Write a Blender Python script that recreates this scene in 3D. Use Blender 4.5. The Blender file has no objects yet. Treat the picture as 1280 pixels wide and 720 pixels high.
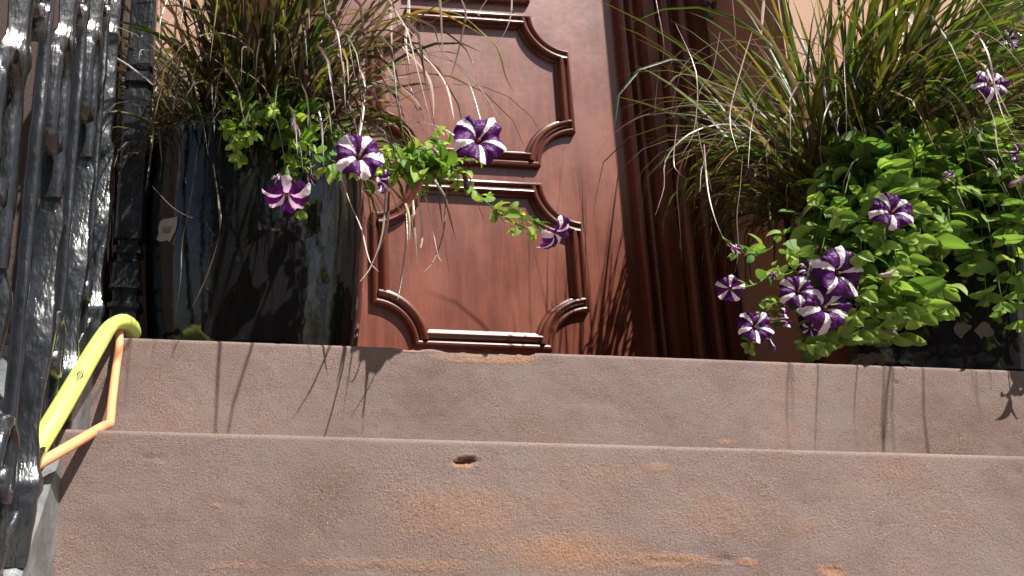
import bpy, bmesh, math, random
from math import sin, cos, pi, sqrt, radians, atan2, exp
from mathutils import Vector, Matrix, noise

random.seed(11)
S = bpy.context.scene
COL = S.collection

# ------------------------------------------------------------------ camera
F, CX, CY = 1050.0, 325.0, 360.0            # focal length and principal point, in photo pixels (1280 x 720)
CAM = Vector((0.0, -1.145, 0.0873))
ROT = (Matrix.Rotation(radians(-4.5), 3, 'Z') @ Matrix.Rotation(pi/2 + radians(14.5), 3, 'X')
       @ Matrix.Rotation(0.022, 3, 'Z'))
cd = bpy.data.cameras.new('camera')
cd.sensor_width = 36.0
cd.lens = F / 1280 * 36.0
cd.shift_x = 0.5 - CX / 1280
cd.clip_start, cd.clip_end = 0.02, 400.0
cam = bpy.data.objects.new('camera', cd)
COL.objects.link(cam)
cam.matrix_world = Matrix.Translation(CAM) @ ROT.to_4x4()
S.camera = cam

# ------------------------------------------------------------------ sky, sun, exposure
SUNDIR = Vector((-0.70, 1.0, -1.62)).normalized()      # the way the light travels
EL = math.asin(-SUNDIR.z)
AZ = atan2(-SUNDIR.x, -SUNDIR.y)                       # compass angle from +Y towards +X
w = bpy.data.worlds.new('World'); S.world = w; w.use_nodes = True
nt = w.node_tree
sky = nt.nodes.new('ShaderNodeTexSky'); sky.sky_type = 'NISHITA'; sky.sun_disc = False
sky.sun_elevation = EL; sky.sun_rotation = AZ; sky.altitude = 20; sky.dust_density = 2.0
bg = nt.nodes['Background']; bg.inputs[1].default_value = 0.055
nt.links.new(sky.outputs[0], bg.inputs[0])
sd = bpy.data.lights.new('sun', 'SUN'); sd.energy = 5.0; sd.angle = radians(0.53); sd.color = (1.0, 0.955, 0.89)
sun = bpy.data.objects.new('sun', sd); COL.objects.link(sun)
sun.rotation_euler = SUNDIR.to_track_quat('-Z', 'Y').to_euler()
sun.location = (6, -6, 12)
S.view_settings.view_transform = 'Standard'; S.view_settings.look = 'None'
S.view_settings.gamma = 1.0; S.view_settings.use_curve_mapping = False
S.view_settings.exposure = 0.95

# ------------------------------------------------------------------ helpers
def ray(x, y):
    return ROT @ Vector(((x - CX)/F, -(y - CY)/F, -1.0))
def P(x, y, Y):                                        # photo pixel to the point on the plane Y = const
    v = ray(x, y); return CAM + v * ((Y - CAM.y)/v.y)
def PXP(x, y, X):                                      # ... on the plane X = const
    v = ray(x, y); return CAM + v * ((X - CAM.x)/v.x)
def dist(Y): return Y - CAM.y
def pix(p):                                            # world point to photo pixel
    q = ROT.transposed() @ (Vector(p) - CAM); return CX - F*q.x/q.z, CY + F*q.y/q.z

def link(o, parent=None):
    COL.objects.link(o)
    if parent is not None:
        o.parent = parent
        o.matrix_parent_inverse = world_of(parent).inverted()
    return o
def world_of(o):
    m = o.matrix_basis.copy()
    if o.parent is not None:
        m = world_of(o.parent) @ o.matrix_parent_inverse @ m
    return m
def mesh(name, verts, faces, mat=None, smooth=True, sharp=None):
    me = bpy.data.meshes.new(name)
    me.from_pydata([tuple(v) for v in verts], [], faces)
    if smooth:
        me.polygons.foreach_set('use_smooth', [True]*len(me.polygons))
        if sharp is not None: me.set_sharp_from_angle(angle=radians(sharp))
    if mat: me.materials.append(mat)
    me.update()
    return me
def obj(name, me, parent=None, kind=None, label=None):
    o = bpy.data.objects.new(name, me)
    link(o, parent)
    if kind: o['kind'] = kind
    if label: o['label'] = label
    return o
def thing(name, loc, label, cat, group=None):
    o = bpy.data.objects.new(name, None); o.location = loc; o.empty_display_size = 0.05
    COL.objects.link(o)
    o['label'] = label; o['category'] = cat
    if group: o['group'] = group
    return o
class MB:
    def __init__(s): s.v = []; s.f = []; s.c = []
    def add(s, vs, fs, c=None):
        b = len(s.v); s.v += [Vector(x) for x in vs]; s.f += [tuple(i + b for i in f) for f in fs]
        if c is not None: s.c += [c]*len(vs)
    def box(s, a, b):
        (x0, y0, z0), (x1, y1, z1) = a, b
        s.add([(x0,y0,z0),(x1,y0,z0),(x1,y1,z0),(x0,y1,z0),(x0,y0,z1),(x1,y0,z1),(x1,y1,z1),(x0,y1,z1)],
              [(0,3,2,1),(4,5,6,7),(0,1,5,4),(1,2,6,5),(2,3,7,6),(3,0,4,7)])
    def mesh(s, name, mat, smooth=True, sharp=None):
        me = mesh(name, s.v, s.f, mat, smooth, sharp)
        if s.c:
            a = me.color_attributes.new('tint', 'FLOAT_COLOR', 'POINT')
            a.data.foreach_set('color', [q for c in s.c for q in (c[0], c[1], c[2], 1.0)])
        return me
def catmull(pts, n):
    pts = [Vector(p) for p in pts]
    q = [2*pts[0]-pts[1]] + pts + [2*pts[-1]-pts[-2]]
    out = []
    for i in range(1, len(q)-2):
        a, b, c, d = q[i-1], q[i], q[i+1], q[i+2]
        for k in range(n):
            t = k/n
            out.append(0.5*((2*b) + (c-a)*t + (2*a-5*b+4*c-d)*t*t + (3*b-a-3*c+d)*t**3))
    out.append(pts[-1])
    return out
def tube(mb, pts, rad, n=8, c=None, flat=1.0, up=None):
    """round (or flattened) tube along pts; rad is a number or a list"""
    pts = [Vector(p) for p in pts]
    m = len(pts); vs = []; fs = []
    ref = Vector(up) if up else Vector((0.31, 0.2, 0.93)).normalized()
    for i, p in enumerate(pts):
        t = (pts[min(i+1, m-1)] - pts[max(i-1, 0)])
        if t.length < 1e-9: t = Vector((0,0,1))
        t.normalize()
        a = ref - t*ref.dot(t)
        if a.length < 1e-4: a = t.orthogonal()
        a.normalize(); b = t.cross(a); ref = a if not up else ref
        r = rad[i] if isinstance(rad, (list, tuple)) else rad
        for k in range(n):
            th = 2*pi*k/n
            vs.append(p + a*(r*flat*cos(th)) + b*(r*sin(th)))
    for i in range(m-1):
        for k in range(n):
            k2 = (k+1) % n
            fs.append((i*n+k, i*n+k2, (i+1)*n+k2, (i+1)*n+k))
    fs.append(tuple(range(n-1, -1, -1))); fs.append(tuple((m-1)*n+k for k in range(n)))
    mb.add(vs, fs, c)
def lathe(prof, n=64, cx=0, cy=0):
    vs = []; fs = []
    for (r, z) in prof:
        for k in range(n):
            th = 2*pi*k/n
            vs.append((cx + r*cos(th), cy + r*sin(th), z))
    for i in range(len(prof)-1):
        for k in range(n):
            k2 = (k+1) % n
            fs.append((i*n+k, i*n+k2, (i+1)*n+k2, (i+1)*n+k))
    return vs, fs
def fbm(p, oct=4):
    return noise.fractal(Vector(p), 1.0, 2.0, oct)

# ------------------------------------------------------------------ materials
class NT:
    def __init__(s, name):
        s.m = bpy.data.materials.new(name); s.m.use_nodes = True
        s.t = s.m.node_tree; s.b = s.t.nodes['Principled BSDF']; s.out = s.t.nodes['Material Output']
    def n(s, typ, **kw):
        o = s.t.nodes.new('ShaderNode' + typ)
        for k, v in kw.items():
            if hasattr(o, k): setattr(o, k, v)
        return o
    def l(s, a, b): s.t.links.new(a, b)
    def val(s, sock, v):
        if hasattr(v, 'is_output') or isinstance(v, bpy.types.NodeSocket): s.l(v, sock)
        else: sock.default_value = v
    def coords(s, scale=(1,1,1)):
        c = s.n('TexCoord'); mp = s.n('Mapping'); mp.inputs['Scale'].default_value = scale
        s.l(c.outputs['Object'], mp.inputs[0]); return mp.outputs[0]
    def noise(s, vec, scale, detail=4, rough=0.55, dist=0.0):
        o = s.n('TexNoise'); s.l(vec, o.inputs['Vector'])
        o.inputs['Scale'].default_value = scale; o.inputs['Detail'].default_value = detail
        o.inputs['Roughness'].default_value = rough; o.inputs['Distortion'].default_value = dist
        return o.outputs['Fac']
    def ramp(s, fac, stops):
        o = s.n('ValToRGB'); s.l(fac, o.inputs[0])
        e = o.color_ramp.elements
        while len(e) < len(stops): e.new(0.5)
        for q, (p, c) in zip(e, stops):
            q.position = p; q.color = (c, c, c, 1) if not hasattr(c, '__len__') else (*c, 1)
        return o.outputs[0]
    def mix(s, f, a, b, typ='MIX'):
        o = s.n('Mix', data_type='RGBA', blend_type=typ)
        s.val(o.inputs[0], f)
        for sock, v in ((o.inputs[6], a), (o.inputs[7], b)):
            if isinstance(v, (tuple, list)): sock.default_value = (*v[:3], 1)
            else: s.val(sock, v)
        return o.outputs[2]
    def math(s, op, a, b=0.0, c=0.0):
        o = s.n('Math', operation=op)
        s.val(o.inputs[0], a); s.val(o.inputs[1], b); s.val(o.inputs[2], c)
        return o.outputs[0]
    def bump(s, h, strength, distance, prev=None):
        o = s.n('Bump'); s.l(h, o.inputs['Height'])
        o.inputs['Strength'].default_value = strength; o.inputs['Distance'].default_value = distance
        if prev is not None: s.l(prev, o.inputs['Normal'])
        return o.outputs[0]
    def attr(s, name):
        return s.n('Attribute', attribute_name=name).outputs
    def set(s, **kw):
        for k, v in kw.items():
            sock = s.b.inputs[k.replace('_', ' ')]
            if isinstance(v, tuple): sock.default_value = (*v, 1) if len(v) == 3 else v
            else: s.val(sock, v)
        return s

def mat_stone():
    m = NT('brownstone')
    v = m.coords()
    big = m.noise(v, 3.2, 5, 0.6, 0.4); mid = m.noise(v, 14, 5, 0.6); fine = m.noise(v, 250, 4, 0.75); grit = m.noise(v, 800, 2, 0.5)
    c = m.ramp(big, [(0.32, (0.150, 0.100, 0.083)), (0.46, (0.190, 0.135, 0.118)), (0.56, (0.215, 0.162, 0.147)), (0.70, (0.240, 0.165, 0.138))])
    c = m.mix(m.ramp(mid, [(0.35, 0.0), (0.7, 0.45)]), c, (0.165, 0.10, 0.082))
    wear = m.attr('wear')['Fac']
    wn = m.math('ADD', m.math('MULTIPLY', wear, 1.25), m.math('SUBTRACT', m.noise(v, 95, 4, 0.7), 0.72))
    wm = m.ramp(wn, [(0.08, 0.0), (0.55, 0.95)])
    c = m.mix(wm, c, m.mix(m.noise(v, 160, 3), (0.27, 0.135, 0.075), (0.42, 0.250, 0.165)))
    soft = m.ramp(m.noise(v, 5.5, 3, 0.5, 0.8), [(0.55, 0.0), (0.75, 0.5)])
    c = m.mix(m.math('MULTIPLY', soft, m.ramp(fine, [(0.45, 0.0), (0.62, 1.0)])), c, (0.36, 0.205, 0.135))
    c = m.mix(m.ramp(fine, [(0.30, 0.85), (0.50, 0.0)]), c, (0.105, 0.066, 0.054))
    c = m.mix(m.ramp(grit, [(0.62, 0.0), (0.70, 0.7)]), c, (0.55, 0.43, 0.37))
    c = m.mix(m.ramp(m.noise(m.coords((1, 1, 2.2)), 7.5, 5, 0.62, 0.6), [(0.48, 0.0), (0.70, 0.65)]), c, (0.215, 0.168, 0.150))
    rough = m.math('MULTIPLY_ADD', wm, 0.6, 0.55)
    h = m.math('ADD', m.math('MULTIPLY', fine, m.math('ADD', rough, m.math('MULTIPLY', soft, 1.0))), m.math('MULTIPLY', grit, 0.35))
    nb = m.bump(h, 0.95, 0.0036)
    nb = m.bump(mid, 0.10, 0.004, nb)
    return m.set(Base_Color=c, Roughness=0.83, Normal=nb, Specular_IOR_Level=0.35).m

def mat_stucco():
    m = NT('painted_stucco')
    v = m.coords()
    c = m.ramp(m.noise(v, 2.5, 5, 0.6), [(0.3, (0.36, 0.205, 0.14)), (0.7, (0.47, 0.285, 0.20))])
    c = m.mix(m.ramp(m.noise(v, 300, 2), [(0.35, 0.35), (0.5, 0.0)]), c, (0.22, 0.12, 0.085))
    nb = m.bump(m.noise(v, 220, 3), 0.4, 0.002)
    return m.set(Base_Color=c, Roughness=0.8, Normal=nb).m

def mat_wood(name='varnished_mahogany', k=(1, 1, 1)):
    m = NT(name)
    v = m.coords((9, 9, 0.9))
    g1 = m.noise(v, 4, 6, 0.65, 0.5); g2 = m.noise(m.coords((140, 140, 5)), 2, 4, 0.6)
    pat = m.noise(m.coords((2.0, 2.0, 1.0)), 3.1, 4, 0.6)
    c = m.ramp(g1, [(0.25, (0.115, 0.034, 0.021)), (0.50, (0.180, 0.058, 0.038)), (0.75, (0.27, 0.086, 0.048))])
    c = m.mix(m.ramp(g2, [(0.35, 0.35), (0.6, 0.0)]), c, (0.085, 0.024, 0.015))
    c = m.mix(m.ramp(pat, [(0.45, 0.0), (0.75, 0.55)]), c, (0.30, 0.115, 0.078))
    scr = m.ramp(m.noise(m.coords((60, 60, 7)), 3, 2), [(0.70, 0.0), (0.74, 0.6)])
    c = m.mix(m.math('MULTIPLY', scr, 0.35), c, (0.055, 0.018, 0.012))
    c = m.mix(1.0, c, k, 'MULTIPLY')
    nb = m.bump(g2, 0.12, 0.002)
    nb = m.bump(m.noise(m.coords((1, 1, 1)), 9, 3), 0.18, 0.01, nb)
    return m.set(Base_Color=c, Roughness=m.ramp(pat, [(0.3, 0.30), (0.7, 0.42)]), Normal=nb,
                 Specular_IOR_Level=0.4, Coat_Weight=0.6, Coat_IOR=1.5, Coat_Roughness=0.28, Coat_Normal=m.bump(m.noise(m.coords((1, 1, 1)), 14, 3), 0.12, 0.006)).m

def mat_iron():
    m = NT('black_gloss_painted_iron')
    v = m.coords()
    lump = m.noise(v, 48, 3, 0.5); pim = m.noise(v, 190, 2, 0.5); flow = m.noise(m.coords((1, 1, 0.35)), 26, 4, 0.6)
    c = m.ramp(m.noise(v, 20, 4), [(0.35, (0.008, 0.009, 0.011)), (0.7, (0.018, 0.020, 0.025))])
    rust = m.ramp(m.noise(v, 12, 5, 0.7), [(0.66, 0.0), (0.76, 0.7)])
    c = m.mix(rust, c, (0.075, 0.038, 0.026))
    nb = m.bump(flow, 0.75, 0.008); nb = m.bump(lump, 0.30, 0.004, nb)
    nb = m.bump(m.ramp(pim, [(0.68, 0.0), (0.78, 1.0)]), 0.25, 0.0012, nb)
    return m.set(Base_Color=c, Roughness=m.ramp(m.noise(v, 30, 4, 0.6), [(0.3, 0.20), (0.7, 0.32)]), Normal=nb, Specular_IOR_Level=0.7, Coat_Weight=0.35, Coat_Roughness=0.12).m

def mat_curb():
    m = NT('grey_painted_curb')
    v = m.coords()
    c = m.ramp(m.noise(v, 16, 5, 0.65), [(0.35, (0.09, 0.10, 0.105)), (0.65, (0.20, 0.21, 0.21))])
    c = m.mix(m.ramp(m.noise(v, 60, 3), [(0.62, 0.0), (0.7, 0.7)]), c, (0.04, 0.042, 0.045))
    nb = m.bump(m.noise(v, 34, 4), 0.5, 0.008)
    return m.set(Base_Color=c, Roughness=0.36, Normal=nb, Specular_IOR_Level=0.6).m

def mat_glaze():
    m = NT('black_glaze')
    v = m.coords((1, 1, 0.16))
    st = m.noise(v, 38, 4, 0.6, 0.3)
    c = m.ramp(st, [(0.45, (0.008, 0.008, 0.009)), (0.62, (0.010, 0.009, 0.009)), (0.80, (0.028, 0.021, 0.015))])
    nb = m.bump(st, 0.16, 0.003)
    nb = m.bump(m.noise(m.coords(), 11, 3), 0.25, 0.008, nb)
    return m.set(Base_Color=c, Roughness=0.07, Normal=nb, Specular_IOR_Level=0.6).m

def mat_leafy(name, trans, rough, spec=0.4, tmul=(1.15, 1.2, 0.55), veins=False):
    m = NT(name)
    col = m.attr('tint')['Color']
    oi = m.n('ObjectInfo')
    col2 = m.n('HueSaturation'); m.l(col, col2.inputs['Color'])
    m.l(m.math('MULTIPLY_ADD', oi.outputs['Random'], -0.05, 0.53), col2.inputs['Hue'])
    m.l(m.math('MULTIPLY_ADD', oi.outputs['Random'], 0.55, 0.70), col2.inputs['Value'])
    c = col2.outputs[0]
    v = m.coords()
    nb = m.bump(m.noise(v, 260, 2), 0.3, 0.0015)
    c = m.mix(m.ramp(m.noise(v, 60, 3), [(0.4, 0.0), (0.8, 0.5)]), c, m.mix(1.0, c, (0.62, 0.68, 0.5), 'MULTIPLY'))
    m.set(Base_Color=c, Roughness=rough, Normal=nb, Specular_IOR_Level=spec)
    tr = m.n('BsdfTranslucent'); m.l(m.mix(1.0, c, tmul, 'MULTIPLY'), tr.inputs[0])
    mx = m.n('MixShader'); mx.inputs[0].default_value = trans
    m.l(m.b.outputs[0], mx.inputs[1]); m.l(tr.outputs[0], mx.inputs[2]); m.l(mx.outputs[0], m.out.inputs[0])
    return m.m

def mat_petal():
    m = NT('star_petunia_petal')
    uv = m.n('UVMap', uv_map='star').outputs[0]
    sp = m.n('SeparateXYZ'); m.l(uv, sp.inputs[0])
    u, v = sp.outputs[0], sp.outputs[1]                # u = petal-wise angle 0..5, v = radius 0..1
    nz = m.noise(m.coords(), 5, 3)
    a = m.math('ABSOLUTE', m.math('SUBTRACT', m.math('FRACT', u), 0.5))
    wd = m.math('MULTIPLY_ADD', m.math('MULTIPLY', v, v), -0.030, 0.180)
    wd = m.math('ADD', wd, m.math('MULTIPLY', m.math('SUBTRACT', nz, 0.5), 0.20))
    oi = m.n('ObjectInfo')
    wd = m.math('MULTIPLY', wd, m.math('MULTIPLY_ADD', oi.outputs['Random'], 0.45, 0.75))
    star = m.math('LESS_THAN', a, wd)
    pur = m.ramp(m.noise(m.coords((1, 1, 1)), 4, 3), [(0.3, (0.040, 0.002, 0.068)), (0.7, (0.115, 0.006, 0.150))])
    c = m.mix(star, pur, (0.86, 0.82, 0.84))
    c = m.mix(m.ramp(v, [(0.10, 1.0), (0.20, 0.0)]), c, (0.22, 0.085, 0.04))
    m.set(Base_Color=c, Roughness=0.48, Specular_IOR_Level=0.3, Normal=m.bump(m.noise(m.coords(), 4, 2), 0.18, 0.05))
    tr = m.n('BsdfTranslucent'); m.l(m.mix(1.0, c, (1.15, 0.7, 1.1), 'MULTIPLY'), tr.inputs[0])
    mx = m.n('MixShader'); mx.inputs[0].default_value = 0.32
    m.l(m.b.outputs[0], mx.inputs[1]); m.l(tr.outputs[0], mx.inputs[2]); m.l(mx.outputs[0], m.out.inputs[0])
    return m.m

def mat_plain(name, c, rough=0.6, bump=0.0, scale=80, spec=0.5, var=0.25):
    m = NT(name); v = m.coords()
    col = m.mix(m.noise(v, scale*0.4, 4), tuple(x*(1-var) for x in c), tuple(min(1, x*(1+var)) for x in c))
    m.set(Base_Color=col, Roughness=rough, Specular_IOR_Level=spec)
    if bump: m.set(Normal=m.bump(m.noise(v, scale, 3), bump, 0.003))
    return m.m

M = dict(stone=mat_stone(), stucco=mat_stucco(), wood=mat_wood(k=(0.86, 0.74, 0.68)), moulding=mat_wood('dark_stained_mahogany', (0.55, 0.40, 0.36)), iron=mat_iron(), curb=mat_curb(), glaze=mat_glaze(),
         leaf=mat_leafy('petunia_leaf', 0.40, 0.58, 0.3), grass=mat_leafy('grass_blade', 0.42, 0.42, 0.5),
         dry=mat_leafy('dry_blade', 0.15, 0.35, 0.7, (1.1, 0.9, 0.8)), petal=mat_petal(),
         soil=mat_plain('potting_soil', (0.035, 0.024, 0.018), 0.95, 0.8, 60),
         gapdark=mat_plain('gap_shade_brown', (0.050, 0.029, 0.023), 0.85, 0.5, 150), paper=mat_plain('torn_paper', (0.36, 0.31, 0.27), 0.8, 0.2, 120), blotch=mat_plain('blotch_grey', (0.11, 0.09, 0.08), 0.85, 0.3, 120), ink=mat_plain('print_ink', (0.03, 0.03, 0.03), 0.7),  # first one: brown kept dark, standing for shade in the railing gaps
         green=mat_plain('lime_rubber', (0.52, 0.64, 0.145), 0.45, 0.2, 60, 0.45, 0.13),
         orange=mat_plain('orange_rubber', (0.74, 0.33, 0.15), 0.55, 0.2, 60, 0.4, 0.14),
         metal=mat_plain('dark_metal', (0.05, 0.045, 0.04), 0.25, 0.1), asphalt=mat_plain('asphalt', (0.05, 0.05, 0.052), 0.9, 0.4, 90),
         paving=mat_plain('sidewalk_concrete', (0.30, 0.29, 0.27), 0.85, 0.3, 60),
         bark=mat_plain('bark', (0.08, 0.06, 0.045), 0.9, 0.8, 30), brick=mat_plain('brick_far', (0.20, 0.085, 0.06), 0.85, 0.2, 40),
         darkglass=mat_plain('window_glass', (0.02, 0.024, 0.03), 0.08), trim=mat_plain('stone_trim', (0.30, 0.25, 0.21), 0.8))

# ------------------------------------------------------------------ setting: street and sidewalk behind the viewer
GZ = -0.90
mb = MB(); mb.add([(-150,-150,GZ-0.16),(150,-150,GZ-0.16),(150,60,GZ-0.16),(-150,60,GZ-0.16)], [(0,1,2,3)])
obj('street', mb.mesh('street', M['asphalt']), kind='structure')
mb = MB(); mb.box((-40,-6.5,GZ-0.15), (40,1.0,GZ)); obj('sidewalk', mb.mesh('sidewalk', M['paving'], False), kind='structure')
mb = MB(); mb.box((-40,-17.5,GZ-0.15), (40,-14.0,GZ)); obj('sidewalk', mb.mesh('sidewalk', M['paving'], False), kind='structure')

def row_house(x, wd, h, mat, lab):
    t = thing('row_house', (x, -19.0, GZ), lab, 'house', 'row houses across the street')
    mb = MB(); mb.box((x-wd/2, -25, GZ), (x+wd/2, -19, GZ+h)); obj('wall', mb.mesh('wall', mat, False), t)
    mb = MB(); mb.box((x-wd/2+.02, -19.4, GZ+h), (x+wd/2-.02, -18.6, GZ+h+0.55)); obj('cornice', mb.mesh('cornice', M['trim'], False), t)
    for r in range(3):
        for c in (-1, 0, 1):
            if r == 0 and c == 1: continue
            xc = x+c*wd*0.3; z = GZ+1.6+r*(h-1.2)/3
            mb = MB(); mb.box((xc-.65, -19.1, z-.15), (xc+.65, -18.95, z+2.1)); f = obj('window', mb.mesh('window', M['trim'], False), t)
            mb = MB(); mb.box((xc-.5, -19.0, z), (xc+.5, -18.94, z+1.9)); obj('pane', mb.mesh('pane', M['darkglass'], False), f)
    mb = MB(); mb.box((x+wd*.3-.6, -19.1, GZ+.9), (x+wd*.3+.6, -18.95, GZ+3.4)); obj('door', mb.mesh('door', M['wood'], False), t)
for i in range(7):
    row_house(-19.5+6.4*i, 6.3, 5.9+0.4*((i*7) % 3), M['brick'] if i % 2 else M['trim'], 'brick row house across the street' if i % 2 else 'pale stone row house across the street')
def street_tree(x, y, h, r, seed, lab):
    rnd = random.Random(seed)
    t = thing('street_tree', (x, y, GZ), lab, 'tree', 'street trees')
    mb = MB(); tube(mb, catmull([(x, y, GZ-.02), (x+.05, y, GZ+1.2), (x-.05, y+.05, GZ+h*.55), (x, y, GZ+h*.85)], 6), [0.17-0.006*i for i in range(19)], 10)
    for k in range(9):
        a = k*2.4; z = GZ+h*(.36+.05*k)
        tube(mb, catmull([(x, y, z), (x+.5*r*cos(a), y+.5*r*sin(a), z+.5), (x+.85*r*cos(a), y+.85*r*sin(a), z+1.1)], 4), [0.06-0.006*i for i in range(9)], 6)
    obj('trunk', mb.mesh('trunk', M['bark']), t)
    cl = [(Vector((rnd.gauss(0, .42), rnd.gauss(0, .42), rnd.gauss(0, .36)))) for _ in range(42)]
    mb = MB()
    for k in range(6500):
        c = rnd.choice(cl); p = Vector((x+(c.x+rnd.gauss(0, .13))*r, y+(c.y+rnd.gauss(0, .13))*r, GZ+h*.68+(c.z+rnd.gauss(0, .11))*h*.5))
        d = Vector((rnd.gauss(0, 1), rnd.gauss(0, 1), rnd.gauss(0, .5))).normalized(); e = d.orthogonal().normalized()
        e = (e*cos(k)+d.cross(e)*sin(k)); sz = rnd.uniform(.10, .2); g = rnd.uniform(.7, 1.3)
        mb.add([p-e*sz*.4, p+d*sz*.5, p+e*sz*.4, p-d*sz*.5], [(0, 1, 2, 3)], (.05*g, .10*g, .02))
    obj('crown', mb.mesh('crown', M['leaf']), t, kind='stuff')
street_tree(0.2, -5.6, 7.2, 2.3, 1, 'leafy street tree at the kerb facing the stoop')
street_tree(-4.3, -5.2, 8.0, 3.0, 2, 'leafy street tree further along the near sidewalk')
street_tree(-3.0, -15.0, 8.4, 2.7, 3, 'leafy street tree on the sidewalk opposite')

# ------------------------------------------------------------------ stone steps
RISE, TREAD = 0.18, 0.28
X0, X1 = -0.36, 2.06
WEAR = [  # photo pixel centre, half width, half height, strength : spalled orange stone on the lower riser
    (500, 706, 150, 9, 0.6), (830, 700, 75, 8, 0.8), (935, 703, 12, 5, 1.0), (1040, 714, 20, 8, 1.0), (700, 690, 120, 28, 0.68),
    (820, 585, 26, 7, 0.7), (590, 640, 150, 50, 0.44), (640, 590, 60, 20, 0.30), (1010, 660, 60, 20, 0.35), (300, 708, 60, 8, 0.4),
    (580, 577, 17, 9, 1.0), (270, 632, 7, 3, 0.8), (900, 640, 140, 50, 0.38), (1180, 640, 90, 50, 0.34), (760, 590, 90, 25, 0.36), (1120, 590, 90, 18, 0.34)]
WEAR2 = [(600, 449, 62, 5, 1.2), (655, 447, 20, 5, 1.1), (515, 437, 26, 3, 0.9), (908, 553, 14, 4, 0.7)]
def ell(list_, Y):
    out = []
    for (px, py, rx, ry, s) in list_:
        c = P(px, py, Y); k = dist(Y)/F
        out.append((c.x, c.z, rx*k, ry*k, s))
    return out
def make_step(y0, ztop, hires, wears, pits, depth=TREAD, chips=()):
    prof = []
    R = 0.006
    for i in range(5): prof.append((depth + 0.03 - (depth + 0.03 - R - 0.02)*i/4, 0, 0))
    nn = 6 if hires else 3
    for i in range(nn+1):
        a = pi/2*i/nn; prof.append((R - R*sin(a), -R + R*cos(a), 1))
    nr = 48 if hires else 4
    for i in range(1, nr+1): prof.append((0, -R - (RISE + 0.02 - R)*i/nr, 1))
    nx = 520 if hires else 40
    vs = []; fs = []; wl = []
    m = len(prof)
    for i in range(nx+1):
        x = X0 + (X1-X0)*i/nx
        for (dy, dz, e) in prof:
            y = y0 + dy; z = ztop + dz
            d = 0.0
            if hires:
                d += (0.0007 if dz < -0.04 else 0.0003)*fbm((x*7, y*7, z*7), 4) + (0.0006 if dz < -0.012 else 0.0002)*fbm((x*45, y*45+9, z*45), 3)
                n1 = fbm((x*22+3, y*3, ztop*9), 4)
                if dz > -0.03: d -= 0.0012*max(0, n1-0.35)*(1+dz/0.03)
            wv = 0.0
            for (cx, cz, rx, rz, s) in wears:
                q = ((x-cx)/rx)**2 + ((z-cz)/rz)**2
                if q < 4: wv = max(wv, s*exp(-q*0.9))
            for (cx, cz, rx, rz, dep) in pits:
                ang = atan2((z-cz)/rz, (x-cx)/rx)
                q = sqrt(((x-cx)/rx)**2 + ((z-cz)/rz)**2) * (1 + 0.6*noise.noise((cos(ang)*2.6+cx*9, sin(ang)*2.6, 2.0)))
                if q < 1.25 and dy < 0.005: d -= dep*min(1, max(0, (1.25-q)/0.35))*(0.8+0.4*noise.noise((x*160, z*160, 1)))
            dzz = 0.0
            for (cx, rx, dep) in chips:
                q = abs(x-cx)/rx
                if q < 1 and dz > -0.026:
                    k = (1-q*q)*(0.7+0.6*fbm((x*60, 1, cx), 3))
                    if dz > -0.004 and dy < 0.04: dzz -= dep*k*0.9
                    d -= dep*0.6*k*max(0, (1+dz/0.026))
            if e: vs.append((x, y - d, z + dzz + (0 if dz < -R else d*0.6)))
            else: vs.append((x, y, z + d*0.6 + dzz))
            wl.append(min(1.3, wv))
    for i in range(nx):
        for j in range(m-1):
            a = i*m+j; fs.append((a, a+1, a+m+1, a+m))
    me = mesh('step', vs, fs, M['stone'])
    at = me.attributes.new('wear', 'FLOAT', 'POINT'); at.data.foreach_set('value', wl)
    return me
steps = thing('stone_steps', (0.84, 0.1, GZ), 'worn reddish brown stone stoop steps leading up to the door', 'steps')
pit = P(583, 577, 0.0); pk = dist(0.0)/F
pits1 = [(pit.x, pit.z, 10*pk, 4.5*pk, 0.009), (pit.x-7*pk, pit.z-1*pk, 5*pk, 3.2*pk, 0.006), (pit.x+9*pk, pit.z+3*pk, 5*pk, 2.2*pk, 0.005)]
for (px, py, rx, ry, dep) in ((190, 571, 17, 1.2, .0022), (297, 632, 5, 2.5, .0012), (270, 652, 1.8, 7, .001), (830, 702, 24, 2.6, .003),
                              (905, 699, 14, 2.4, .003), (790, 707, 12, 2.2, .002), (1042, 714, 12, 3.5, .003), (470, 711, 20, 2, .002), (1272, 591, 4, 2.5, .002)):
    c = P(px, py, 0.0); pits1.append((c.x, c.z, rx*pk, ry*pk, dep))
obj('step', make_step(0.0, 0.18, True, ell(WEAR, 0.0), pits1), steps)
k2 = dist(TREAD)/F
pits2 = []
for (px, py, rx, ry, dep) in ((1120, 478, 2.5, 2.5, .003), (1258, 470, 2, 2, .002), (772, 480, 2, 1.6, .002)):
    c = P(px, py, TREAD); pits2.append((c.x, c.z, rx*k2, ry*k2, dep))
chips2 = [(P(600, 440, TREAD).x, 62*k2, 0.007), (P(655, 440, TREAD).x, 18*k2, 0.006), (P(515, 437, TREAD).x, 24*k2, 0.003)]
obj('step', make_step(TREAD, 0.36, True, ell(WEAR2, TREAD), pits2, depth=1.1, chips=chips2), steps)
for i in range(5):
    obj('step', make_step(-TREAD*(i+1), -RISE*i-0.015, i == 0, [], [(0.5, -9, 1, 1, 0)]), steps)
prf = [(1.36, GZ), (1.36, 0.335), (TREAD+0.025, 0.335)]
for i in range(0, 6):
    prf += [(TREAD*(1-i)+0.025, 0.155-RISE*i), (-TREAD*i+0.025, 0.155-RISE*i)]
prf += [(-TREAD*5+0.025, GZ+0.0)]
np_ = len(prf); mb = MB()
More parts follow.
